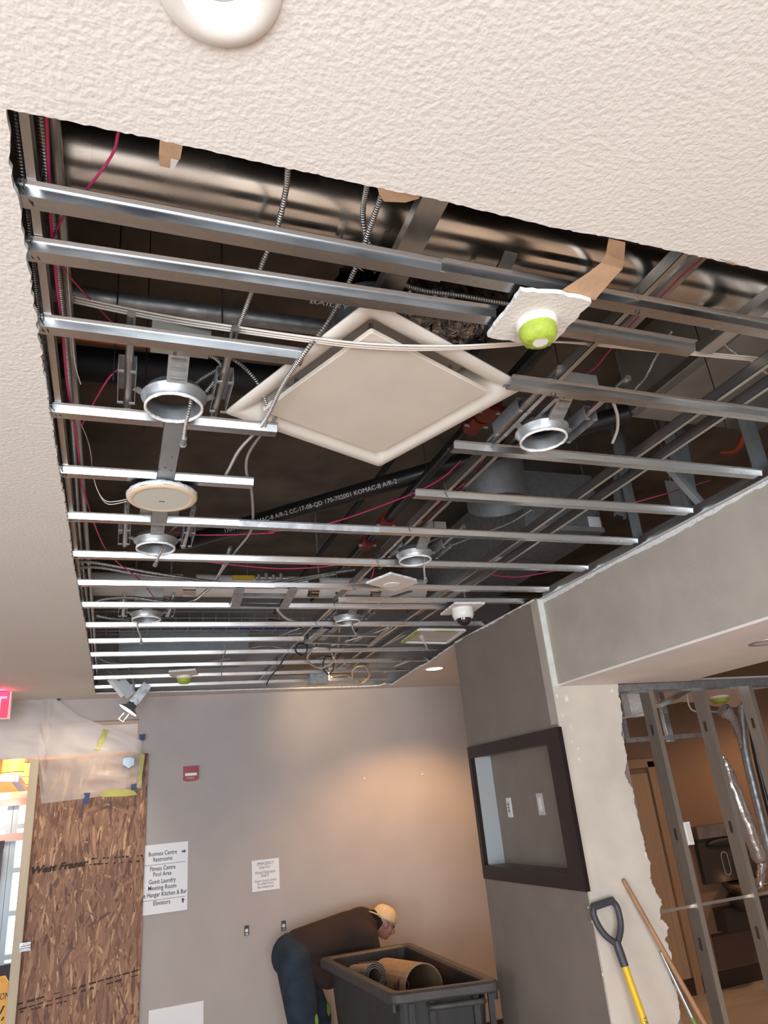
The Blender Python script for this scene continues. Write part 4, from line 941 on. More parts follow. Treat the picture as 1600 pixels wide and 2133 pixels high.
# warm downlights in the intact ceiling behind the camera
for i, (x, y) in enumerate(((1.5, -.35), (1.5, -1.9), (-.9, -1.9))):
    c = Vector((x, y, CZ)); t = thing('recessed_light', c + Vector((0, 0, -.004)), ('lit downlight nearest the soffit behind the camera', 'lit downlight by the rear window on the right', 'lit downlight by the rear window on the left')[i], 'light')
    MB().lathe([(.095, 0), (.095, -.003), (.082, -.004), (.075, -.001)], 32, Matrix.Translation(c)).build('trim_ring', 'white_enamel', t)
    MB().disc((0, 0, -.0012), .078, 32, Matrix.Translation(c), True).build('lens', 'lamp_warm', t)
    spot('room_glow', c + Vector((0, 0, -.02)), c + Vector((0, 0, -2)), 62, 150, (1, .72, .47), .07, .5)
# lit downlight in the remaining corner of the ceiling
c = at(905, 1393, z=CZ); t = thing('recessed_light', c + Vector((0, 0, -.004)), 'lit round downlight in the intact ceiling corner', 'light')
MB().lathe([(.095, 0), (.095, -.003), (.082, -.004), (.075, -.001)], 32, Matrix.Translation(c)).build('trim_ring', 'white_enamel', t)
MB().disc((0, 0, -.0012), .078, 32, Matrix.Translation(c), True).build('lens', 'lamp_warm', t)
spot('downlight_glow', c + Vector((0, 0, -.02)), c + Vector((0, 0, -2)), 150, 132, (1, .54, .24), .07, .55)
# recessed light in the soffit's underside, plus two lit ones added unseen for floor bounce
for i, (c, lm) in enumerate(((at(1598, 1337, z=ZS), 'lens_off'), (Vector((3.0, .55, ZS)), 'lamp_warm'), (Vector((3.0, -1.4, ZS)), 'lamp_warm'))):
    t = thing('recessed_light', c + Vector((0, 0, -.004)), ('unlit recessed light in the soffit at the right edge', 'added unseen fill light in the soffit beside the camera', 'added unseen fill light in the soffit behind the camera')[i], 'light')
    MB().lathe([(.085, 0), (.085, -.004), (.072, -.006), (.066, -.001)], 32, Matrix.Translation(c)).build('trim_ring', 'galv_dull' if i == 0 else 'white_enamel', t)
    MB().disc((0, 0, -.0012), .068, 32, Matrix.Translation(c), True).build('lens', lm, t)
    if i: spot('soffit_fill', c + Vector((0, 0, -.02)), c + Vector((0, 0, -2)), 90, 140, (1, .66, .38), .06, .5)
# lamp hanging by its wires at the back left
c = at(267, 1479, y=6.45); ax = (at(300, 1436, y=6.45) - c).normalized()
t = thing('hanging_lamp', c, 'lit recessed lamp pulled out and hanging from the ceiling at back left', 'light')
q = ax.to_track_quat('Z', 'Y').to_matrix().to_4x4(); M = Matrix.Translation(c) @ q
MB().lathe([(.085, -.004), (.088, .0), (.080, .006), (.045, .03), (.038, .07), (.034, .07)], 28, M).build('reflector', 'galv_dull', t)
MB().disc((0, 0, -.003), .083, 28, M, True).build('lens', 'lamp_white', t)
MB().cbox(c + ax * .155, (.075, .075, .19), q).build('driver', 'galv_dull', t)
MB().box(Vector((-.025, -.039, .08)), Vector((.025, -.037, .23)), M).box(Vector((-.025, -.0415, .08)), Vector((.025, -.039, .23)), M).build('driver_label', 'paper_white', t)
m = MB().tube([c - ax * .005 + Vector((-.03, 0, -.02)), c - ax * .06 + Vector((-.04, 0, -.02)), c - ax * .06 + Vector((.0, 0, -.045)), c - ax * .005 + Vector((.01, 0, -.03))], .004, 6, sub=1); m.build('spring_clip', 'white_plastic', t)
spot('hanging_glow', c - ax * .02, c - ax, 30, 140, (1, .80, .55), .05, .5)
b0 = at(243, 1412, y=6.35); b1 = at(272, 1448, y=6.40)
t2 = thing('wiring_box', b0, 'grey wiring box dangling above the hanging lamp', 'junction box')
MB().bar(b0, b1, .09, .07, (0, 1, 0)).build('box_body', 'strap_metal', t2)
MB().bar(b0 + Vector((-.055, -.04, -.01)), b1 + Vector((-.055, -.04, -.01)), .05, .006, (0, 1, 0)).build('lid', 'plaster_smooth', t2)
for i, P in enumerate([[(222, 1395, .0), (240, 1408, -.02), (248, 1418, -.05)], [(268, 1392, .0), (276, 1412, -.03), (280, 1440, -.1)], [(238, 1392, .01), (240, 1402, -.0), (246, 1412, -.04)]]):
    tag(MB().tube([at(a_, b_, y=6.33 - .02 * k) for k, (a_, b_, h) in enumerate(P)], .008, 6, sub=4).build('flex_lead', 'grey_wire'), ['left', 'right', 'middle'][i] + ' grey lead feeding the dangling wiring box', 'cable')
# lamp box at the back centre
c = at(665, 1416, z=zc(-.02)); t = thing('lamp_box', c, 'galvanized lamp box at the back centre, lit on its right side', 'light')
MB().box((c.x - .10, c.y - .07, zc(-.06)), (c.x + .07, c.y + .05, zc(.06))).build('box_body', 'galv_dull', t)
MB().tube([(c.x + .07, c.y - .02, zc(0)), (c.x + .085, c.y - .02, zc(0))], .03, 16).build('lamp_face', 'lamp_warm', t)
spot('lamp_box_glow', (c.x + .11, c.y - .01, zc(-.03)), (c.x + .35, YB, CZ - .35), 12, 125, (1, .68, .40), .03, .7)
tag(MB().box((at(662, 1395, z=zc(.05)).x, 6.0, zc(.06)), (at(722, 1395, z=zc(.05)).x, 6.2, zc(.065))).build('cover_plate', 'label_grey'), 'loose grey cover plate above the lamp box', 'plate')
# ================================================================== BACK WALL AND THE LEFT OPENING
YO = 6.97
xl = at(84, 1600, y=YO).x; xr = at(308, 1580, y=YO).x; zo = at(200, 1576, y=YO).z
t = thing('osb_panel', ((xl + xr) / 2, YO, 0), 'tall oriented strand board panel closing the left opening', 'board')
bd = MB().box((xl - .06, YO, 0), (xr, YO + .012, zo)).build('board', 'osb', t)
mb = MB(); tones = []
r2 = random.Random(3)
for k in range(2600):
    cx_, cz_ = r2.uniform(xl - .05, xr), r2.uniform(.35, zo); L_ = r2.uniform(.04, .125); w_ = r2.uniform(.006, .020); a_ = r2.gauss(0, .2) if r2.random() < .86 else r2.uniform(-1.4, 1.4)
    u = Vector((math.sin(a_), 0, math.cos(a_))); v = Vector((u.z, 0, -u.x)); y_ = YO - .0003 - .0012 * r2.random()
    P = [Vector((cx_, y_, cz_)) + u * L_ * f + v * w_ * g * r2.uniform(.6, 1.1) for f, g in ((-1, -.5), (-.9 + r2.uniform(0, .3), .6), (.1, 1), (1, .5), (.8, -.4), (-.1, -1))]
    if any(p.x > xr or p.x < xl - .06 or p.z > zo for p in P): continue
    mb.add(P, [(0, 1, 2, 3, 4, 5)]); tones.append(min(1, max(0, r2.gauss(.5, .30))))
fl = mb.build('wood_strands', 'strand', bd, 'stuff')
at_ = fl.data.attributes.new('tone', 'FLOAT', 'FACE'); at_.data.foreach_set('value', tones)
text('brand_print', 'West Fraser', .07, at(122, 1812, y=YO - .002), 'ink_brown', t, ux=(1, 0, .04), uy=(.1, 0, 1), width=.43, shear=.2, bold=.0035)
m = MB()
def dash(a, b, z=0):
    p = at(*a, y=YO - .002); q = at(*b, y=YO - .002); n = 14
    for k in range(n):
        if rnd.random() < .72:
            u = p.lerp(q, k / n); v = p.lerp(q, (k + rnd.uniform(.5, .95)) / n); h = rnd.uniform(.003, .007)
            m.add([u + Vector((0, -.0007, -h)), v + Vector((0, -.0007, -h)), v + Vector((0, -.0007, h)), u + Vector((0, -.0007, h))], [(0, 1, 2, 3)])
for a, b in (((190, 1789), (300, 1782)), ((186, 1801), (300, 1793)), ((37, 2092), (290, 2020)), ((40, 2103), (290, 2030)), ((34, 2110), (140, 2085))): dash(a, b)
o = m.build('grid_print', 'ink_brown', t); o['kind'] = 'stuff'
# timber stud beside it
xs0 = at(62, 1600, y=6.92).x; xs1 = at(80, 1600, y=6.92).x
tag(MB().box((xs0, 6.90, 0), (xs1, 6.955, at(70, 1583, y=6.92).z)).build('timber_stud', 'pine'), 'pale timber stud at the left edge of the strand board', 'stud')
t = thing('latch', at(44, 1975, y=6.9), 'small steel hasp on the timber stud', 'latch')
q = at(46, 1973, y=6.897)
MB().box((q.x - .02, 6.892, q.z - .03), (q.x + .06, 6.899, q.z + .03)).build('hasp_plate', 'galv_dull', t)
MB().tube([(q.x - .01, 6.888, q.z), (q.x + .06, 6.888, q.z)], .008, 8).build('bolt', 'chrome', t)
# plastic sheet
top = [(-45, 1408), (20, 1426), (92, 1437), (112, 1452), (165, 1492), (250, 1524), (294, 1542)]
bot = [(-45, 1577), (20, 1580), (78, 1590), (86, 1674), (170, 1664), (260, 1653), (296, 1640)]
mb = MB(); nu, nv = 72, 26; vs = []
def pl(P, u):
    f = u * (len(P) - 1); i = min(int(f), len(P) - 2); f -= i; return (P[i][0] * (1-f) + P[i+1][0] * f, P[i][1] * (1-f) + P[i+1][1] * f)
for i in range(nu + 1):
    for j in range(nv + 1):
        u, v = i / nu, j / nv; a, b = pl(top, u), pl(bot, u)
        fold = .010 * math.sin(u * 37 + v * 6) + .008 * math.sin(u * 15 - v * 19 + 1) + .006 * math.sin(v * 31 + u * 9)
        vs.append(at(a[0] * (1-v) + b[0] * v, a[1] * (1-v) + b[1] * v, y=6.915 + fold + .02 * math.sin(v * math.pi) * (1 - u)))
mb.add(vs, [(i*(nv+1)+j, (i+1)*(nv+1)+j, (i+1)*(nv+1)+j+1, i*(nv+1)+j+1) for i in range(nu) for j in range(nv)], None, True)
o = tag(mb.build('plastic_sheet', 'poly_film'), 'translucent plastic dust sheet taped over the top of the opening', 'plastic sheet')
def tape(px, m, name, label, y=6.90):
    P = [at(a, b, y=y) for a, b in px]; tag(MB().prism(P, (0, .0012, 0)).build(name, m), label, 'tape')
tape([(27, 1424), (43, 1425), (42, 1440), (29, 1438)], 'blue_tape', 'blue_tape', 'square of dark blue tape beside the exit sign')
tape([(92, 1431), (104, 1429), (113, 1440), (125, 1447), (127, 1457), (122, 1461), (108, 1446), (95, 1440)], 'blue_tape', 'blue_tape', 'folded piece of blue tape at the sheet\'s upper edge')
tape([(290, 1530), (303, 1529), (301, 1542), (291, 1543)], 'blue_tape', 'blue_tape', 'blue tape at the sheet\'s right corner on the wall', 6.955)
tape([(175, 1652), (188, 1651), (184, 1674), (171, 1677)], 'blue_tape', 'blue_tape', 'blue tape on the strand board below the sheet')
tape([(273, 1634), (285, 1632), (284, 1646), (273, 1646)], 'blue_tape', 'blue_tape', 'blue tape at the end of the level green tape')
tape([(257, 1580), (270, 1577), (280, 1580), (279, 1592), (268, 1600), (256, 1592)], 'frame_blue', 'blue_tape', 'pale crumpled tape seen under the sheet')
tape([(215, 1518), (227, 1521), (220, 1540), (207, 1562), (196, 1560), (203, 1555)], 'yellow_tape', 'green_tape', 'slanting strip of yellow-green tape on the sheet', 6.885)
tape([(208, 1650), (230, 1645), (275, 1644), (287, 1655), (260, 1659), (210, 1660)], 'yellow_tape', 'green_tape', 'level strip of yellow-green tape at the sheet\'s bottom edge')
tape([(292, 1568), (302, 1572), (293, 1640), (284, 1640), (290, 1610)], 'yellow_tape', 'green_tape', 'upright strip of yellow-green tape along the board edge')
# exit sign at the far left
p0 = at(21, 1440, y=6.45); p1 = at(15, 1495, y=6.45)
t = thing('exit_sign', (p0.x - .2, 6.45, p1.z), 'red glowing exit sign on the ceiling at the left edge', 'exit sign')
MB().box((p0.x - .40, 6.45, p1.z - .01), (p0.x + .012, 6.52, p0.z + .02)).build('case', 'plaster_smooth', t)
MB().box((p0.x - .385, 6.443, p1.z), (p0.x, 6.45, p0.z)).build('red_face', 'exit_glow', t)
text('letters', 'EXIT', .20, Vector((p0.x - .19, 6.442, p1.z + .03)), mat('exit_letters', (1, .3, .35), .4, emit=(1, .2, .25), estr=1.6).name, t, width=.34)
MB().box((p0.x - .30, 6.42, p0.z + .02), (p0.x - .02, 6.55, CZ)).build('canopy', 'plaster_smooth', t)
l = bpy.data.lights.new('exit_red_glow', 'POINT'); l.energy = .9; l.color = (1, .05, .12); l.shadow_soft_size = .03
lo = bpy.data.objects.new('exit_red_glow', l); lo.location = (p0.x - .05, 6.38, p0.z - .02); COL.objects.link(lo)
# directory sign
YS = YB - .006
a = at(286, 1830, y=YS); b = at(391, 1823, y=YS); zt_ = at(345, 1757, y=YS).z; zb_ = at(345, 1901, y=YS).z
t = thing('directory_sign', (a.x, YS, zb_), 'white directory sign partly covered by the strand board', 'sign')
MB().box((a.x, YS, zb_), (b.x, YB, zt_)).build('plate', 'sign_white', t)
for s_, px, py, w_, cap in (('Business Centre', 339, 1781, 58, 1), ('Restrooms', 339, 1793, 39, 1), ('Fitness Centre', 339, 1812, 52, 1), ('Pool Area', 338, 1824, 37, 1), ('Guest Laundry', 338, 1839, 55, 1), ('Meeting Room', 338, 1852, 57, 1), ('The Hangar Kitchen & Bar', 339, 1866, 98, 1), ('Elevators', 337, 1884, 34, 1)):
    q = at(px, py, y=YS); text('lettering', s_, .048, q, 'ink', t, width=w_ / 250, bold=.0006)
for py in (1799, 1872):
    z = at(345, py, y=YS).z; MB().box((a.x + .01, YS - .0006, z - .0015), (b.x - .02, YS, z + .0015)).build('rule_line', 'ink', t)
def arrow(c_, s_, rot):
    pts = [(-1, -.35), (.1, -.35), (.1, -.9), (1, 0), (.1, .9), (.1, .35), (-1, .35)]
    q = at(*c_, y=YS)
    P = [q + Vector((math.cos(rot) * u - math.sin(rot) * v, 0, math.sin(rot) * u + math.cos(rot) * v)) * s_ for u, v in pts]
    MB().prism(P, (0, -.0006, 0)).build('arrow', 'ink', t)
arrow((383, 1773), .018, 0); arrow((381, 1875), .018, math.pi / 2)
# emergency notice
a = at(525, 1825, y=YS); b = at(582, 1820, y=YS); zt_ = at(553, 1790, y=YS).z; zb_ = at(553, 1855, y=YS).z
t = thing('notice', (a.x, YS, zb_), 'small white emergency telephone notice on the grey wall', 'sign')
MB().box((a.x, YS, zb_), (b.x, YB, zt_)).build('plate', 'sign_white', t)
for s_, px, py, w_, sz in (('EMERGENCY', 553, 1801, 38, .034), ('Dial 911', 552, 1809, 24, .034), ('Hotel Operator', 553, 1819, 46, .034), ('Dial 0', 552, 1826, 17, .034), ('Guest rooms cannot', 553, 1836, 50, .028), ('be called from', 553, 1842, 36, .028), ('this telephone', 553, 1849, 37, .028)):
    text('lettering', s_, sz, at(px, py, y=YS), 'ink', t, width=w_ / 255)
# blank white notice at the bottom
a = at(310, 2110, y=YS); b = at(424, 2100, y=YS); zt_ = at(367, 2095, y=YS).z
tag(MB().box((a.x, YS, zt_ - .36), (b.x, YB, zt_)).box((a.x + .01, YS - .001, zt_ - .35), (b.x - .01, YS, zt_ - .01)).build('blank_notice', 'sign_white'), 'blank white notice low on the grey wall', 'sign')
# fire alarm strobe
a = at(382, 1612, y=YB - .03); b = at(413, 1612, y=YB - .03); zt_ = at(397, 1596, y=YB - .03).z; zb_ = at(397, 1627, y=YB - .03).z
t = thing('fire_alarm', (a.x, YB - .03, zb_), 'dark red fire alarm strobe on the grey wall', 'fire alarm')
w_ = b.x - a.x; h_ = zt_ - zb_
MB().prism([(a.x, YB - .03, zt_), (a.x, YB - .03, zb_ + .012), (a.x + w_ * .25, YB - .03, zb_), (a.x + w_ * .75, YB - .03, zb_), (b.x, YB - .03, zb_ + .012), (b.x, YB - .03, zt_)], (0, .03, 0)).build('body', 'fire_red', t)
MB().box((a.x + w_ * .12, YB - .038, zb_ + h_ * .36), (b.x - w_ * .1, YB - .03, zb_ + h_ * .54)).build('strobe_lens', mat('strobe', (.9, .9, .88), .15), t)
text('lettering', 'FIRE', .03, Vector((a.x + w_ / 2, YB - .03, zb_ + h_ * .12)), 'label_grey', t, width=.06)
# open outlet boxes for the removed phones
for i, (px, py, lab) in enumerate(((514, 1938, 'left open outlet box with a white jack low on the wall'), (591, 1928, 'right open outlet box near the worker'))):
    q = at(px, py, y=YB); t = thing('outlet_box', (q.x, YB, q.z - .04), lab, 'outlet')
    MB().box((q.x - .02, YB - .004, q.z - .038), (q.x + .02, YB, q.z + .038)).build('box', 'street_dark', t)
    MB().tube([(q.x - .002, YB - .012, q.z), (q.x - .002, YB - .004, q.z)], .014, 14).build('jack', 'white_plastic', t)
    MB().box((q.x - .012, YB - .008, q.z - .034), (q.x + .012, YB - .004, q.z - .02)).build('clip', 'galv_dull', t)
for i, (px, py) in enumerate(((759, 1622), (880, 1613))):
    q = at(px, py, y=YB); tag(MB().lathe([(.010, 0), (.009, -.006), (.004, -.009), (.0005, -.009)], 10, Matrix.Translation(q) @ Matrix.Rotation(-math.pi / 2, 4, 'X')).build('wall_anchor', 'gypsum'), ['left', 'right'][i] + ' white wall plug left in the grey wall', 'wall plug')
# ================================================================== NICHE FRAME AND OUTLETS
fz0 = at(1003, 1825, x=XP - .02).z - .012; fz1 = at(975, 1557, x=XP - .02).z; fy0 = at(1160, 1510, x=XP - .02).y - .015; fy1 = at(975, 1557, x=XP - .02).y
gz0, gz1, gy0, gy1 = zn0 + .004, zn1 - .004, yn0 + .002, yn1 - .002
t = thing('picture_frame', (XP, (fy0 + fy1) / 2, fz0), 'dark brown frame around the empty niche on the pillar', 'frame')
O_ = [(fy0, fz0), (fy1, fz0), (fy1, fz1), (fy0, fz1)]; I_ = [(gy0, gz0), (gy1, gz0), (gy1, gz1), (gy0, gz1)]
for i in range(4):
    j = (i + 1) % 4
    MB().prism([(XP - .001, *O_[i]), (XP - .001, *O_[j]), (XP - .001, *I_[j]), (XP - .001, *I_[i])], (-.028, 0, 0)).build('rail', 'espresso', t)
for i, (px, py, hw, hh) in enumerate(((1062, 1682, .018, .062), (1127, 1675, .021, .065))):
    q = at(px, py, x=XP + .13); t = thing('outlet_plate', q, ('left white cable outlet in the framed niche', 'right blank white plate in the framed niche')[i], 'outlet')
    MB().box((q.x - .005, q.y - hw * 1.7, q.z - hh), (q.x, q.y + hw * 1.7, q.z + hh)).build('plate', ('white_plastic', 'label_grey')[i], t)
    MB().box((q.x - .007, q.y - hw * .8, q.z - hh * .6), (q.x - .005, q.y + hw * .8, q.z + hh * .6)).build('insert', ('label_grey', 'white_plastic')[i], t)
    if i == 0:
        for k in (-.02, 0, .02): MB().tube([(q.x - .012, q.y, q.z + k), (q.x - .007, q.y, q.z + k)], .005, 8).build('jack', 'ink', t)
# ================================================================== STRIPPED STUD WALL
def wall_stud(x, lab, top=ZS - .004):
    t = thing('metal_stud', (x, 3.78, 0), lab, 'stud', 'studs of the stripped wall')
    yw0, yw1 = 3.738, 3.830
    MB().box((x, yw0, 0), (x + .0015, yw1, top)).build('web', 'galv_z', t)
    MB().box((x + .0015, yw0, 0), (x + .034, yw0 + .0015, top)).build('flange', 'galv_z', t)
    MB().box((x + .0015, yw1 - .0015, 0), (x + .034, yw1, top)).build('flange', 'galv_z', t)
    for z in (.55, 1.15, 1.72, 2.32):
        MB().prism([(x - .0006, 3.784 + .012 * math.cos(a_), z + (.045 if math.sin(a_) > 0 else -.0) + .012 * math.sin(a_)) for a_ in [k * math.pi / 6 for k in range(12)]], (-.0004, 0, 0)).build('knockout', 'ink_brown', t)
    return t
X1 = at(1349, 1430, y=3.738).x; X2 = at(1457, 1420, y=3.738).x
wall_stud(X1, 'leftmost bare metal stud right of the pillar'); wall_stud(X2, 'second bare metal stud right of the pillar'); wall_stud(X2 + .41, 'third bare metal stud, nearest the right edge'); wall_stud(X2 + .82, 'fourth bare metal stud at the right edge of the photo')
m = MB().box((2.93, 3.734, ZS - .004), (5.2, 3.834, ZS - .002)).box((2.93, 3.732, ZS - .045), (5.2, 3.734, ZS - .002)).box((2.93, 3.834, ZS - .045), (5.2, 3.836, ZS - .002))
tag(m.build('top_track', 'galv_dull'), 'galvanized top track of the stripped wall', 'track')
m = MB().box((2.93, 3.734, 0), (5.2, 3.834, .003)).box((2.93, 3.731, 0), (5.2, 3.733, .03)); tag(m.build('floor_track', 'galv_dull'), 'galvanized floor track of the stripped wall', 'track')
zbr = at(1400, 1898, y=3.78).z
tag(MB().box((2.91, 3.772, zbr), (5.2, 3.774, zbr + .016)).box((2.91, 3.774, zbr), (5.2, 3.788, zbr + .0015)).build('bridging_bar', 'galv_z'), 'thin horizontal bridging bar through the studs', 'bar')
q = at(1427, 1737, y=3.735)
t = thing('switch_box', (q.x, 3.735, q.z - .06), 'white wall switch box fixed to the leftmost stud', 'switch')
MB().box((X1 + .033, 3.735, q.z - .062), (X1 + .034 + .045, 3.79, q.z + .062)).build('box', 'white_plastic', t)
MB().box((X1 + .042, 3.730, q.z - .05), (X1 + .072, 3.735, q.z + .05)).build('face_plate', 'white_enamel', t)
# second row of studs and track deeper in, with plastic-wrapped pipe
pd = [((1296, 1490), (1306, 1545), 4.35, .05), ((1385, 1480), (1396, 1545), 4.35, .05)]
for i, (a_, b_, y_, w_) in enumerate(pd):
    p = at(*a_, y=y_); q = at(*b_, y=y_); cstud((p.x, y_, ZCC + .003), (p.x, y_, q.z), w_, .03, ('left', 'right')[i] + ' short hanging stud behind the stripped wall', m='galv', up=(0, 1, 0))
p = at(1300, 1543, y=4.35); q = at(1470, 1538, y=4.35)
tag(MB().bar(p, Vector((q.x, 4.35, p.z)), .06, .03).build('hanging_track', 'galv_dull'), 'low level steel track behind the stripped wall', 'track')
for i, (a_, b_, c_, lab) in enumerate([((1290, 1492), (1320, 1490), (1338, 1484), 'left'), ((1440, 1478), (1480, 1482), (1520, 1486), 'right')]):
    tag(MB().tube([Vector((at(*a_, y=4.3).x, 4.3, ZCC + .003)), at(*a_, y=4.3), at(*b_, y=4.3), at(*c_, y=4.3)], .006, 6, sub=4).build('stray_wire', 'white_wire'), lab + ' loose wire under the corridor ceiling', 'cable')
p = at(1372, 1470, y=4.2); q = at(1450, 1450, y=4.2); q.z = ZCC + .003
tag(MB().bar(p, q, .05, .03).build('bent_angle', 'galv'), 'bent steel angle under the corridor ceiling', 'angle')
tag(MB().box((at(1316, 1488, y=4.4).x, 4.4, at(1330, 1492, y=4.4).z), (at(1345, 1488, y=4.4).x, 4.5, ZCC)).build('board_flap', 'gypsum'), 'torn flap of board under the corridor ceiling', 'board scrap')
c = at(1498, 1450, z=ZCC)
taped_detector(c, 0, 0, 0, 'green taped detector on the corridor ceiling at right', .072)
pts = [at(a_, b_, y=4.6) for a_, b_ in ((1545, 1470), (1552, 1560), (1580, 1680), (1610, 1800))]
tag(MB().tube(pts, [.03, .035, .035, .03], 8, sub=4).build('grey_riser', 'galv_dull'), 'dusty grey riser pipe at the right edge', 'pipe')
pts = [at(a_, b_, y=4.5) for a_, b_ in ((1560, 1465), (1572, 1560), (1600, 1680), (1630, 1800))]
tag(MB().tube(pts, .022, 8, sub=4).build('black_riser', 'black_pipe'), 'black riser pipe at the right edge', 'pipe')
mb = MB().tube([at(a_, b_, y=4.2) for a_, b_ in ((1500, 1570), (1512, 1590), (1528, 1640), (1550, 1700), (1580, 1780), (1588, 1800), (1582, 1850))], [.006, .02, .045, .05, .05, .03, .015], 12, sub=6)
for v in mb.v: v += Vector((rnd.uniform(-.008, .008), rnd.uniform(-.008, .008), rnd.uniform(-.004, .004)))
tag(mb.build('wrapped_pipe', mat('wrap_foil', (.48, .40, .36), .22, .55, bump=.8, bscale=14)), 'crumpled shiny plastic wrap hanging by the third stud', 'plastic wrap')
mb = MB().tube([at(a_, b_, y=4.1) for a_, b_ in ((1505, 1478), (1520, 1490), (1535, 1510), (1545, 1560))], [.05, .045, .03, .012], 10, sub=5)
for v in mb.v: v += Vector((rnd.uniform(-.008, .008), rnd.uniform(-.008, .008), rnd.uniform(-.006, .006)))
tag(mb.build('torn_insulation', 'carpet_roll'), 'torn brown insulation under the corridor detector', 'insulation')
# drinking fountain on the corridor wall
fx0 = at(1436, 1720, y=YC).x; fx1 = at(1550, 1720, y=YC).x; fz = lambda py: at(1490, py, y=YC).z
t = thing('drinking_fountain', ((fx0 + fx1) / 2, YC - .2, fz(1905)), 'steel drinking fountain with bottle filler on the corridor wall', 'drinking fountain')
MB().box((fx0, YC - .10, fz(1742)), (fx1, YC, fz(1716))).build('top_panel', 'steel', t)
MB().box((fx0, YC - .06, fz(1838)), (fx1, YC, fz(1742))).build('back_plate', 'fountain_dark', t)
MB().ell(((fx0 + fx1) / 2, YC - .075, fz(1755)), ((fx1 - fx0) * .36, .03, .05)).build('filler_alcove', 'black_rubber', t)
mb = MB(); cxm = fx0 + (fx1 - fx0) * .42; zz = fz(1800)
mb.tube([(cxm + .045 * math.cos(a_), YC - .063, zz + (.07 if math.sin(a_) > 0 else -.07) + .045 * math.sin(a_)) for a_ in [k * math.pi / 8 for k in range(17)]], .004, 6); mb.build('bottle_outline', 'label_grey', t)
MB().lathe([(.02, -.16), (.19, -.14), (.25, -.03), (.26, 0), (.245, 0), (.22, -.03), (.05, -.05), (.005, -.05)], 28, Matrix.Translation(((fx0 + fx1) / 2, YC - .27, fz(1838)))).build('basin', 'steel', t)
MB().lathe([(.02, -.30), (.20, -.26), (.23, -.14), (.20, -.12)], 24, Matrix.Translation(((fx0 + fx1) / 2, YC - .24, fz(1838)))).build('basin_skirt', 'fountain_dark', t)
MB().tube([((fx0 + fx1) / 2 + .08, YC - .12, fz(1836)), ((fx0 + fx1) / 2 + .08, YC - .14, fz(1820)), ((fx0 + fx1) / 2 + .02, YC - .2, fz(1818))], .012, 8, sub=3).build('spout', 'chrome', t)
MB().box((fx0 + .05, YC - .16, fz(1940)), (fx1 - .05, YC, fz(1890))).build('lower_cabinet', 'fountain_dark', t)
t = thing('wall_panel', (fx0 - .2, YC, fz(1960)), 'dark brown recessed panel below the drinking fountain', 'panel')
MB().box((fx0 - .05, YC - .02, .16), (fx1 + .4, YC, fz(1950))).build('panel_face', mat('panel_brown', (.10, .055, .038), .6), t)
MB().box((fx0 - .05, YC - .03, fz(1950)), (fx1 + .4, YC, fz(1945))).build('panel_cap', 'dark_base', t)
# corridor ceiling lamp (warm)
c = Vector((7.3, 5.5, CZ - .2)); t = thing('corridor_light', c, 'warm corridor ceiling light beyond the stud wall', 'light')
MB().lathe([(.14, .0), (.14, -.02), (.13, -.03)], 28, Matrix.Translation(c)).build('trim_ring', 'white_enamel', t)
MB().disc((0, 0, -.029), .13, 28, Matrix.Translation(c), True).build('lens', 'lamp_warm', t)
MB().tube([c, Vector((c.x, c.y, DECK))], .01, 8).build('stem', 'galv_dull', t)
spot('corridor_glow', c + Vector((0, 0, -.06)), c + Vector((0, 0, -2)), 110, 165, (1, .62, .34), .12, .4)
# ================================================================== TOOLS LEANING ON THE PILLAR
YF = YP - .016
a = at(1292, 1985, y=YF - .085); b0 = at(1395 + 400 * .3467, 2675, z=.0)
t = thing('shovel', (b0.x, b0.y, 0), 'yellow-handled shovel with grey grip leaning on the pillar', 'shovel')
ax = (a - b0).normalized(); b = b0 + ax * .38
MB().tube([b, a], .0175, 16).build('shaft', 'yellow_handle', t)
sd = Vector((1, 0, 0)); sd = (sd - ax * sd.dot(ax)).normalized()
top_ = a + ax * .235; mid = a + ax * .085
g = MB().tube([a - ax * .06, a + ax * .02, mid - ax * .03], [.021, .022, .020], 14)
g.tube([mid - ax * .045, mid + sd * .045 + ax * .0, mid + sd * .070 + ax * .05, top_ + sd * .078 - ax * .035, top_ + sd * .055], .0165, 12, sub=4)
g.tube([mid - ax * .045, mid - sd * .045 + ax * .0, mid - sd * .070 + ax * .05, top_ - sd * .078 - ax * .035, top_ - sd * .055], .0165, 12, sub=4)
g.tube([top_ - sd * .07 - ax * .004, top_ + sd * .07 - ax * .004], .019, 12)
g.build('d_grip', 'handle_grey', t)
blade = MB(); nx = 8; P = []
for i in range(nx + 1):
    for j in range(7):
        u = (i / nx - .5) * 2; v = j / 6; p = b0 + ax * (.02 + v * .36) + sd * u * .12 * (1 - .25 * v * v) + sd.cross(ax) * (.02 * u * u)
        P.append(p)
blade.add(P, [(i*7+j, (i+1)*7+j, (i+1)*7+j+1, i*7+j+1) for i in range(nx) for j in range(6)], None, True)
o = blade.build('blade', 'galv_dull', t); so = o.modifiers.new('s', 'SOLIDIFY'); so.thickness = .003
q = at(1337, 2112, y=YF - .085); k = (q - a).dot(ax); p = a + ax * k; fr = (Vector((0, 0, CAMZ)) - p); fr = (fr - ax * fr.dot(ax)).normalized()
text('print', 'YARDWORKS', .026, p + fr * .0185 + fr.cross(ax) * 0, 'ink', t, ux=-ax, uy=fr.cross(-ax), align='LEFT')
def pole(p0, p1s, r, m, name, label, cat, cap=None):
    a_ = at(*p0, y=YF - r); b_ = at(*p1s, z=0.0); t = thing(name, (b_.x, b_.y, 0), label, cat)
    d_ = (a_ - b_).normalized()
    MB().tube([b_ + d_ * .10, a_], r, 14).ell(a_, (r, r, r)).build('handle', m, t)
    return t, a_, b_, d_
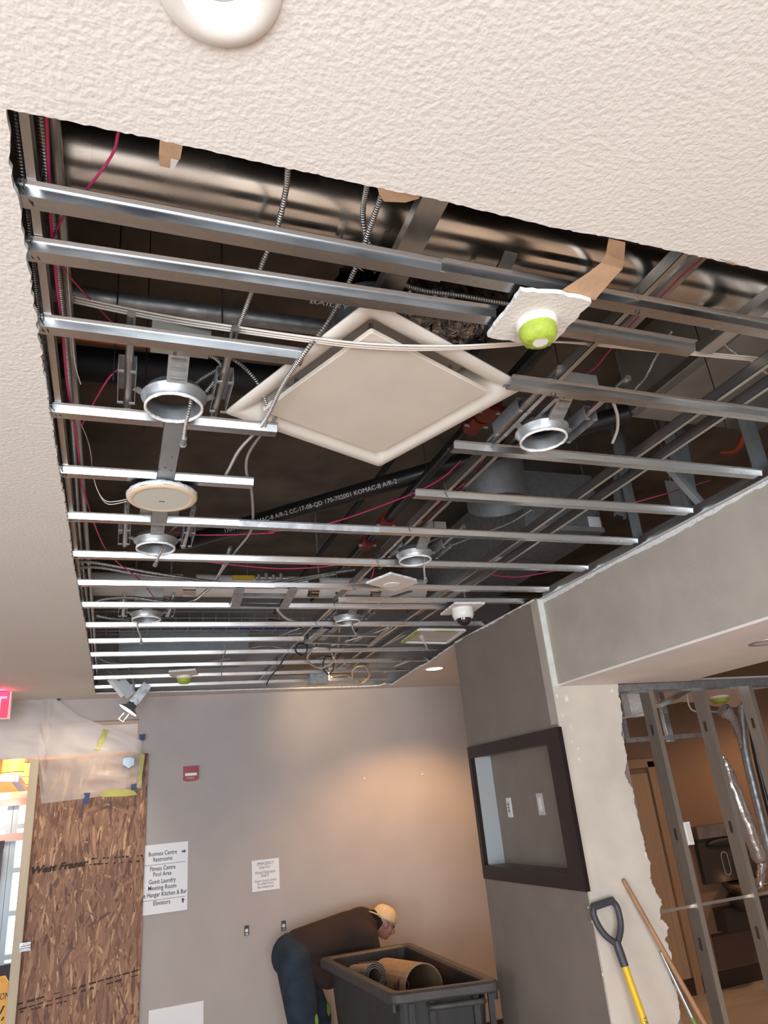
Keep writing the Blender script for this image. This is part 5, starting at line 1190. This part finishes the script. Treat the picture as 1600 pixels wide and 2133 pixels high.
t, a, b, d_ = pole((1300, 1835), (1727, 2590), .0125, 'broom_wood', 'push_broom', 'wooden broom handle leaning across the pillar edge', 'broom')
MB().bar(b + Vector((-.22, 0, .09)), b + Vector((.22, 0, .09)), .06, .04).build('head', 'broom_wood', t)
MB().bar(b + Vector((-.22, 0, .035)), b + Vector((.22, 0, .035)), .055, .07).build('bristles', 'black_rubber', t)
t, a, b, d_ = pole((1378, 1985), (1670, 2600), .010, 'pole_metal', 'metal_pole', 'thin grey metal pole beside the broom handle', 'pole')
q = a.lerp(b, .245); MB().tube([q, q - d_ * .03], .0108, 12).build('green_band', 'hivis', t)
MB().tube([b, b + d_ * .11], .014, 12).build('rubber_foot', 'black_rubber', t)
# ================================================================== RUBBISH TRUCK AND WORKER
ZR = CAMZ - 1.05
R_ = [Vector((1.585, 6.10, ZR)), Vector((1.64, 4.70, ZR)), Vector((2.235, 4.55, ZR)), Vector((2.28, 6.10, ZR))]
t = thing('waste_truck', (1.93, 5.35, 0), 'dark grey wheeled waste truck full of old flooring', 'waste cart')
cc = (R_[0] + R_[1] + R_[2] + R_[3]) / 4
def rl(off, z, tp=1.0, r=.06, n=4):
    out = []
    for i in range(4):
        p = R_[i]; a_ = (R_[i-1] - p).normalized(); b_ = (R_[(i+1) % 4] - p).normalized()
        q = Vector((cc.x + (p.x - cc.x) * tp, cc.y + (p.y - cc.y) * tp, z)) - (a_ + b_) * off
        for k in range(n + 1):
            s_ = k / n; out.append(q + a_ * r * (1 - s_) ** 2 + b_ * r * s_ ** 2)
    return out
I4 = Matrix()
loft([rl(-.03, ZR - .02), rl(-.03, ZR - .3, .96), rl(-.03, .22, .86), rl(-.035, .22, .86), rl(-.042, ZR - .3, .955), rl(-.042, ZR - .02)], I4, smooth=False).build('tub', 'bin_plastic', t)
MB().add(rl(-.035, .23, .86), [tuple(range(20))]).build('tub_floor', 'bin_plastic', t)
loft([rl(.025, ZR - .055), rl(.030, ZR - .045), rl(.030, ZR - .008), rl(.020, ZR + .004), rl(-.025, ZR + .004), rl(-.040, ZR - .008), rl(-.042, ZR - .045), rl(-.0315, ZR - .055), rl(.025, ZR - .055)], I4, smooth=False).build('rim', 'bin_rim', t)
f0, f1 = R_[1], R_[2]; fd = (f1 - f0).normalized(); fn = Vector((fd.y, -fd.x, 0))
for k in (.16, .36, .80, .95):
    p = f0.lerp(f1, k); MB().bar(p + fn * -.005 + Vector((0, 0, -.06)), p + fn * -.05 + Vector((0, 0, -.62)), .035, .03, fn).build('rib', 'bin_plastic', t)
hz = at(930, 2092, y=4.6).z
pa = f0.lerp(f1, .34) + fn * .06; pb = f0.lerp(f1, .86) + fn * .06; pa.z = pb.z = hz
MB().tube([pa - fn * .08, pa, pa + fd * .02, pb - fd * .02, pb, pb - fn * .08], .016, 10).build('push_handle', 'bin_rim', t)
for p in (f0, f1): MB().tube([p + fn * -.03 + Vector((0, 0, -.01)) , p + fn * -.03 + Vector((0, 0, -.10))], .02, 10).build('corner_post', 'bin_plastic', t)
for i in range(4):
    p = cc + (R_[i] - cc) * .68; w_ = MB().tube([(p.x - .02, p.y, .07), (p.x + .02, p.y, .07)], .07, 18).build('caster', 'black_rubber', t)
    MB().box((p.x - .03, p.y - .03, .10), (p.x + .03, p.y + .03, .225)).build('fork', 'galv_dull', w_)
# rolled flooring in it
def spiral(c0, ax, r0, r1, turns, L, m, name, label, a0=0, a1=None, th=.007, n=26):
    ax = ax.normalized(); u = ax.cross(Vector((0, 0, 1))).normalized(); v = u.cross(ax); N_ = int(n * turns); mb = MB(); vs = []
    for i in range(N_ + 1):
        tt = i / N_; a_ = a0 + tt * turns * 2 * math.pi; r_ = r0 + (r1 - r0) * tt
        for rr in (r_, r_ + th):
            q = u * math.cos(a_) * rr + v * math.sin(a_) * rr
            vs += [c0 + q, c0 + q + ax * L]
    fs = []
    for i in range(N_):
        a_ = 4 * i; b_ = a_ + 4
        fs += [(a_, b_, b_+1, a_+1), (a_+2, a_+3, b_+3, b_+2), (a_, a_+2, b_+2, b_), (a_+1, b_+1, b_+3, a_+3)]
    mb.add(vs, fs + [(0, 1, 3, 2), (4*N_, 4*N_+2, 4*N_+3, 4*N_+1)], None, False)
    return tag(mb.build(name, m), label, 'flooring roll')
c1 = at(781, 2032, z=.955); spiral(c1, Vector((.0, 1, -.16)), .040, .082, 3.2, .62, 'carpet_roll', 'carpet_roll', 'rolled carpet with layered edges in the waste truck')
c2 = at(884, 2056, z=.92); spiral(c2, Vector((.02, 1, -.10)), .128, .134, .92, .80, 'cardboard', 'vinyl_roll', 'large tan curl of flooring in the waste truck', a0=-.9, th=.006)
c3 = at(838, 2052, z=.93); spiral(c3, Vector((.2, 1, -.2)), .035, .04, .8, .3, mat('rust_scrap', (.22, .08, .05), .8), 'flooring_scrap', 'small rust-red curled scrap at the truck\'s near corner', a0=2.0)
tag(MB().box((1.72, 4.9, .28), (2.14, 5.9, .74)).box((1.75, 5.0, .74), (2.1, 5.8, .80)).build('debris_pile', 'jacket_dark', None, 'stuff'), 'dark heap of debris at the bottom of the waste truck', 'debris')
# ---- the worker
WY = 6.52
def w(px, py, y=WY): return at(px, py, y=y)
hip = w(612, 1992); t = thing('person', (hip.x, WY, 0), 'worker in brown jacket, jeans and tan backward cap bending over the truck', 'person')
wst = w(640, 1965); chest = w(725, 1945); neck = w(770, 1925); head = w(799, 1922)
hipz = hip
def V(x, y, z): return Vector((x, y, z))
legs = []
body = MB()
hipN = hip + V(0, -.10, -.02); hipF = hip + V(.02, .11, -.02)
kn = V(hip.x + .035, WY - .13, .52); kf = V(hip.x + .20, WY + .12, .52); an = V(hip.x - .02, WY - .14, .10); af = V(hip.x + .20, WY + .13, .10)
sN = w(752, 1935) + V(0, -.17, -.03); sF = w(752, 1935) + V(0, .17, -.03)
eN = sN + V(.06, -.02, -.26); eF = sF + V(.08, .0, -.26); hN = eN + V(.14, .02, -.20); hF = eF + V(.14, -.02, -.20)
def limb(mb, a_, b_, r0, r1): mb.tube([a_, b_], [r0, r1], 14); mb.ell(a_, (r0,) * 3); mb.ell(b_, (r1,) * 3); return mb
limb(body, hip, chest, .12, .13); limb(body, chest, neck, .12, .065); limb(body, neck, head + V(-.01, 0, -.03), .058, .058)
for s_, e_, h_ in ((sN, eN, hN), (sF, eF, hF)): limb(body, s_, e_, .055, .045); limb(body, e_, h_, .043, .030)
for a_, b_, c_ in ((hipN, kn, an), (hipF, kf, af)): limb(body, a_, b_, .085, .06); limb(body, b_, c_, .058, .042)
# head with face, looking right and down
fwd = V(.84, 0, -.54); upv = V(.54, 0, .84); rt = V(0, -1, 0)
HM = Matrix((( fwd.x, rt.x, upv.x), (fwd.y, rt.y, upv.y), (fwd.z, rt.z, upv.z)))
def hp(f, r_, u): return head + fwd * f + rt * r_ + upv * u
body.ell(hp(-.005, 0, .02), (.098, .076, .10), HM); body.ell(hp(.03, 0, -.045), (.062, .058, .068), HM); body.ell(hp(.062, 0, -.085), (.026, .028, .024), HM)
body.tube([hp(.088, 0, .015), hp(.112, 0, -.028), hp(.098, 0, -.04)], [.010, .016, .012], 8, sub=2); body.ell(hp(.085, 0, -.062), (.014, .024, .007), HM); body.ell(hp(.085, 0, .03), (.014, .055, .012), HM)
for s_ in (-1, 1):
    body.ell(hp(.0, s_ * .078, -.01), (.018, .008, .03), HM); body.ell(hp(.058, s_ * .045, -.02), (.02, .018, .02), HM)
# hands: palm, four fingers and thumb
for h_, e_, s_ in ((hN, eN, -1), (hF, eF, 1)):
    d_ = (h_ - e_).normalized(); sd_ = V(0, s_, 0); pm = h_ + d_ * .05
    body.ell(pm, (.045, .038, .022), Matrix.Rotation(.7, 3, 'Y'))
    for k, L_ in enumerate((.075, .085, .08, .062)):
        f0_ = pm + d_ * .035 + sd_ * (.027 - .018 * k) * s_; body.tube([f0_ - d_ * .02, f0_ + d_ * L_ * .5, f0_ + d_ * L_ * .85 + V(-.02, 0, -.02)], [.0095, .009, .0075], 8)
    body.tube([pm - d_ * .01 + sd_ * .03, pm + d_ * .03 + sd_ * .05 + V(-.01, 0, 0), pm + d_ * .06 + sd_ * .045 + V(-.02, 0, 0)], [.011, .010, .008], 8)
solid('body', body, 'skin', t, .007, 3)
jk = MB(); limb(jk, hip + V(.05, 0, .03), chest, .165, .170); limb(jk, chest, w(752, 1930), .165, .15); limb(jk, w(752, 1930), neck + V(-.02, 0, .0), .13, .085)
jk.ell(hip.lerp(chest, .5) + V(0, 0, .0), (.22, .20, .165))
for s_, e_, h_ in ((sN, eN, hN), (sF, eF, hF)): limb(jk, chest.lerp(s_, .6), s_, .13, .09); limb(jk, s_, e_, .085, .065); limb(jk, e_, h_, .062, .045)
limb(jk, hip + V(.12, -.06, -.08), hip + V(.26, -.06, -.16), .12, .10); limb(jk, hip + V(.12, .08, -.08), hip + V(.26, .08, -.14), .12, .10)
solid('jacket', jk, 'jacket', t, .014, 8)
co = MB(); limb(co, neck + V(-.03, 0, .01), neck + V(.03, 0, .02), .094, .088); solid('collar', co, 'jacket_dark', t, .012, 4)
jn = MB(); limb(jn, hip + V(-.02, 0, .01), hip + V(.06, 0, -.03), .165, .15)
for a_, b_, c_ in ((hipN, kn, an), (hipF, kf, af)): limb(jn, a_ + V(-.02, 0, 0), b_, .150, .118); limb(jn, b_, c_, .112, .095)
solid('jeans', jn, 'jeans', t, .014, 6)
for b_ in (kn, kf): MB().ell(b_ + V(.075, -.06, .06), (.02, .045, .05)).build('knee_patch', 'hivis', t)
for a_ in (an, af):
    bt = MB(); limb(bt, a_ + V(0, 0, .06), a_ + V(.0, 0, -.03), .06, .06); bt.tube([a_ + V(-.04, 0, -.05), a_ + V(.08, 0, -.05), a_ + V(.19, 0, -.062)], [.052, .055, .04], 12); o = solid('boot', bt, 'boot', t, .012, 4)
cp = MB()
n_ = 20; prof = [(.002, .112), (.05, .106), (.082, .085), (.102, .05), (.108, .015), (.108, .0), (.103, .0), (.098, .05), (.07, .085), (.002, .104)]
CMx = Matrix.Translation(hp(-.012, 0, .022)) @ HM.to_4x4() @ Matrix.Rotation(-.10, 4, 'Y') @ Matrix.Diagonal((1.04, .86, 1, 1))
cp.lathe(prof, n_, CMx); cap_o = cp.build('cap', 'cap_cloth', t)
bl = []
for i in range(9):
    a_ = math.pi + (i / 8 - .5) * 2.0
    for r_, z_ in ((.100, .010), (.145, .012), (.185, .006)):
        rr = r_ if abs(i - 4) < 4 else min(r_, .115); bl.append(CMx @ V(rr * math.cos(a_), rr * math.sin(a_), z_))
q = MB().add(bl, [(i*3+j, i*3+j+1, (i+1)*3+j+1, (i+1)*3+j) for i in range(8) for j in range(2)], None, True).build('cap_brim', 'cap_cloth', t); q.modifiers.new('s', 'SOLIDIFY').thickness = .006
hr = MB(); hr.ell(hp(-.045, 0, -.012), (.058, .074, .045), HM); hr.ell(hp(-.055, 0, -.04), (.035, .055, .03), HM); hr.build('hair', 'hair', t)
for s_ in (-1, 1):
    hr = MB().ell(hp(.086, s_ * .03, .012), (.009, .012, .007), HM); hr.build('eye', 'hair', t)
# ================================================================== BEYOND THE LEFT OPENING
for i, (px, py, r_, h_) in enumerate(((28, 1594, .10, .15), (45, 1606, .085, .14), (55, 1622, .07, .14))):
    c = at(px, py, y=8.3 + .35 * i); t = thing('pendant_lamp', c, ('nearest', 'middle', 'farthest')[i] + ' glowing yellow drum lamp beyond the left opening', 'lamp')
    MB().lathe([(r_, -h_ / 2), (r_, h_ / 2)], 24, Matrix.Translation(c)).build('lamp_shade', 'shade_glow', t)
    l = bpy.data.lights.new('pendant_glow', 'POINT'); l.energy = 9; l.color = (1, .6, .2); l.shadow_soft_size = .05; lo = bpy.data.objects.new('pendant_glow', l); lo.location = c; COL.objects.link(lo)
    MB().lathe([(r_ + .003, -h_ / 2), (r_ + .003, -h_ / 2 + .008)], 24, Matrix.Translation(c)).build('shade_band', 'dark_base', t)
    MB().tube([c + Vector((0, 0, h_ / 2 - .02)), Vector((c.x, c.y, 3.4))], .006, 6).build('cord', 'dark_base', t)
for i, (pa, pb, y_) in enumerate((((-30, 1622), (32, 1621), 8.2), ((32, 1621), (47, 1641), 8.2), ((-30, 1662), (57, 1655), 8.8))):
    p = at(*pa, y=y_); q = at(*pb, y=y_ if i != 1 else 8.7)
    tag(MB().bar(p, q, .06, .07).build('ceiling_rail', 'frame_lilac'), ('upper level', 'slanting', 'lower level')[i] + ' lilac rail in the vestibule beyond the opening', 'rail')
c = Vector((-.9, 8.1, 3.36)); t = thing('vestibule_fill', c, 'added round fill light on the vestibule ceiling', 'light')  # added fill lamp, brightens the window frames and the dust sheet
MB().lathe([(.15, .04), (.15, 0), (.13, -.02)], 24, Matrix.Translation(c)).build('trim_ring', 'white_enamel', t)
MB().disc((0, 0, -.019), .13, 24, Matrix.Translation(c), True).build('lens', 'lamp_white', t)
spot('vestibule_fill_spot', c + Vector((0, 0, -.05)), c + Vector((0, 0, -2)), 170, 165, (1, .86, .70), .12, .4)
t = thing('caution_board', at(8, 2120, y=7.6), 'yellow caution floor sign standing in the left opening', 'floor sign')
q = at(16, 2035, y=7.6); p = at(10, 2140, y=7.6)
MB().prism([(q.x - .30, 7.6, q.z), (q.x - .02, 7.6, q.z + .01), (q.x + .01, 7.6, q.z - .04), (q.x + .03, 7.5, .02), (q.x - .36, 7.5, .02)], (0, .02, 0)).build('board', 'caution_yellow', t)
text('print', 'CAUTION', .07, at(-10, 2085, y=7.585), 'ink', t, width=.2)
m = MB(); 
for a_, b_ in (((0, 2112), (8, 2095)), ((2, 2128), (8, 2118)), ((0, 2131), (9, 2129))): m.bar(at(*a_, y=7.575), at(*b_, y=7.575), .012, .004, (0, 1, 0))
m.build('pictogram', 'ink', t)
tag(MB().box((at(-20, 1800, y=9.2).x, 9.2, 0), (at(3, 1800, y=9.2).x, 9.25, at(0, 1752, y=9.2).z)).box((at(-20, 1800, y=9.2).x - .02, 9.19, at(0, 1752, y=9.2).z - .08), (at(3, 1800, y=9.2).x + .01, 9.2, at(0, 1752, y=9.2).z)).build('door_leaf', 'street_dark'), 'dark door leaf at the far left edge', 'door')
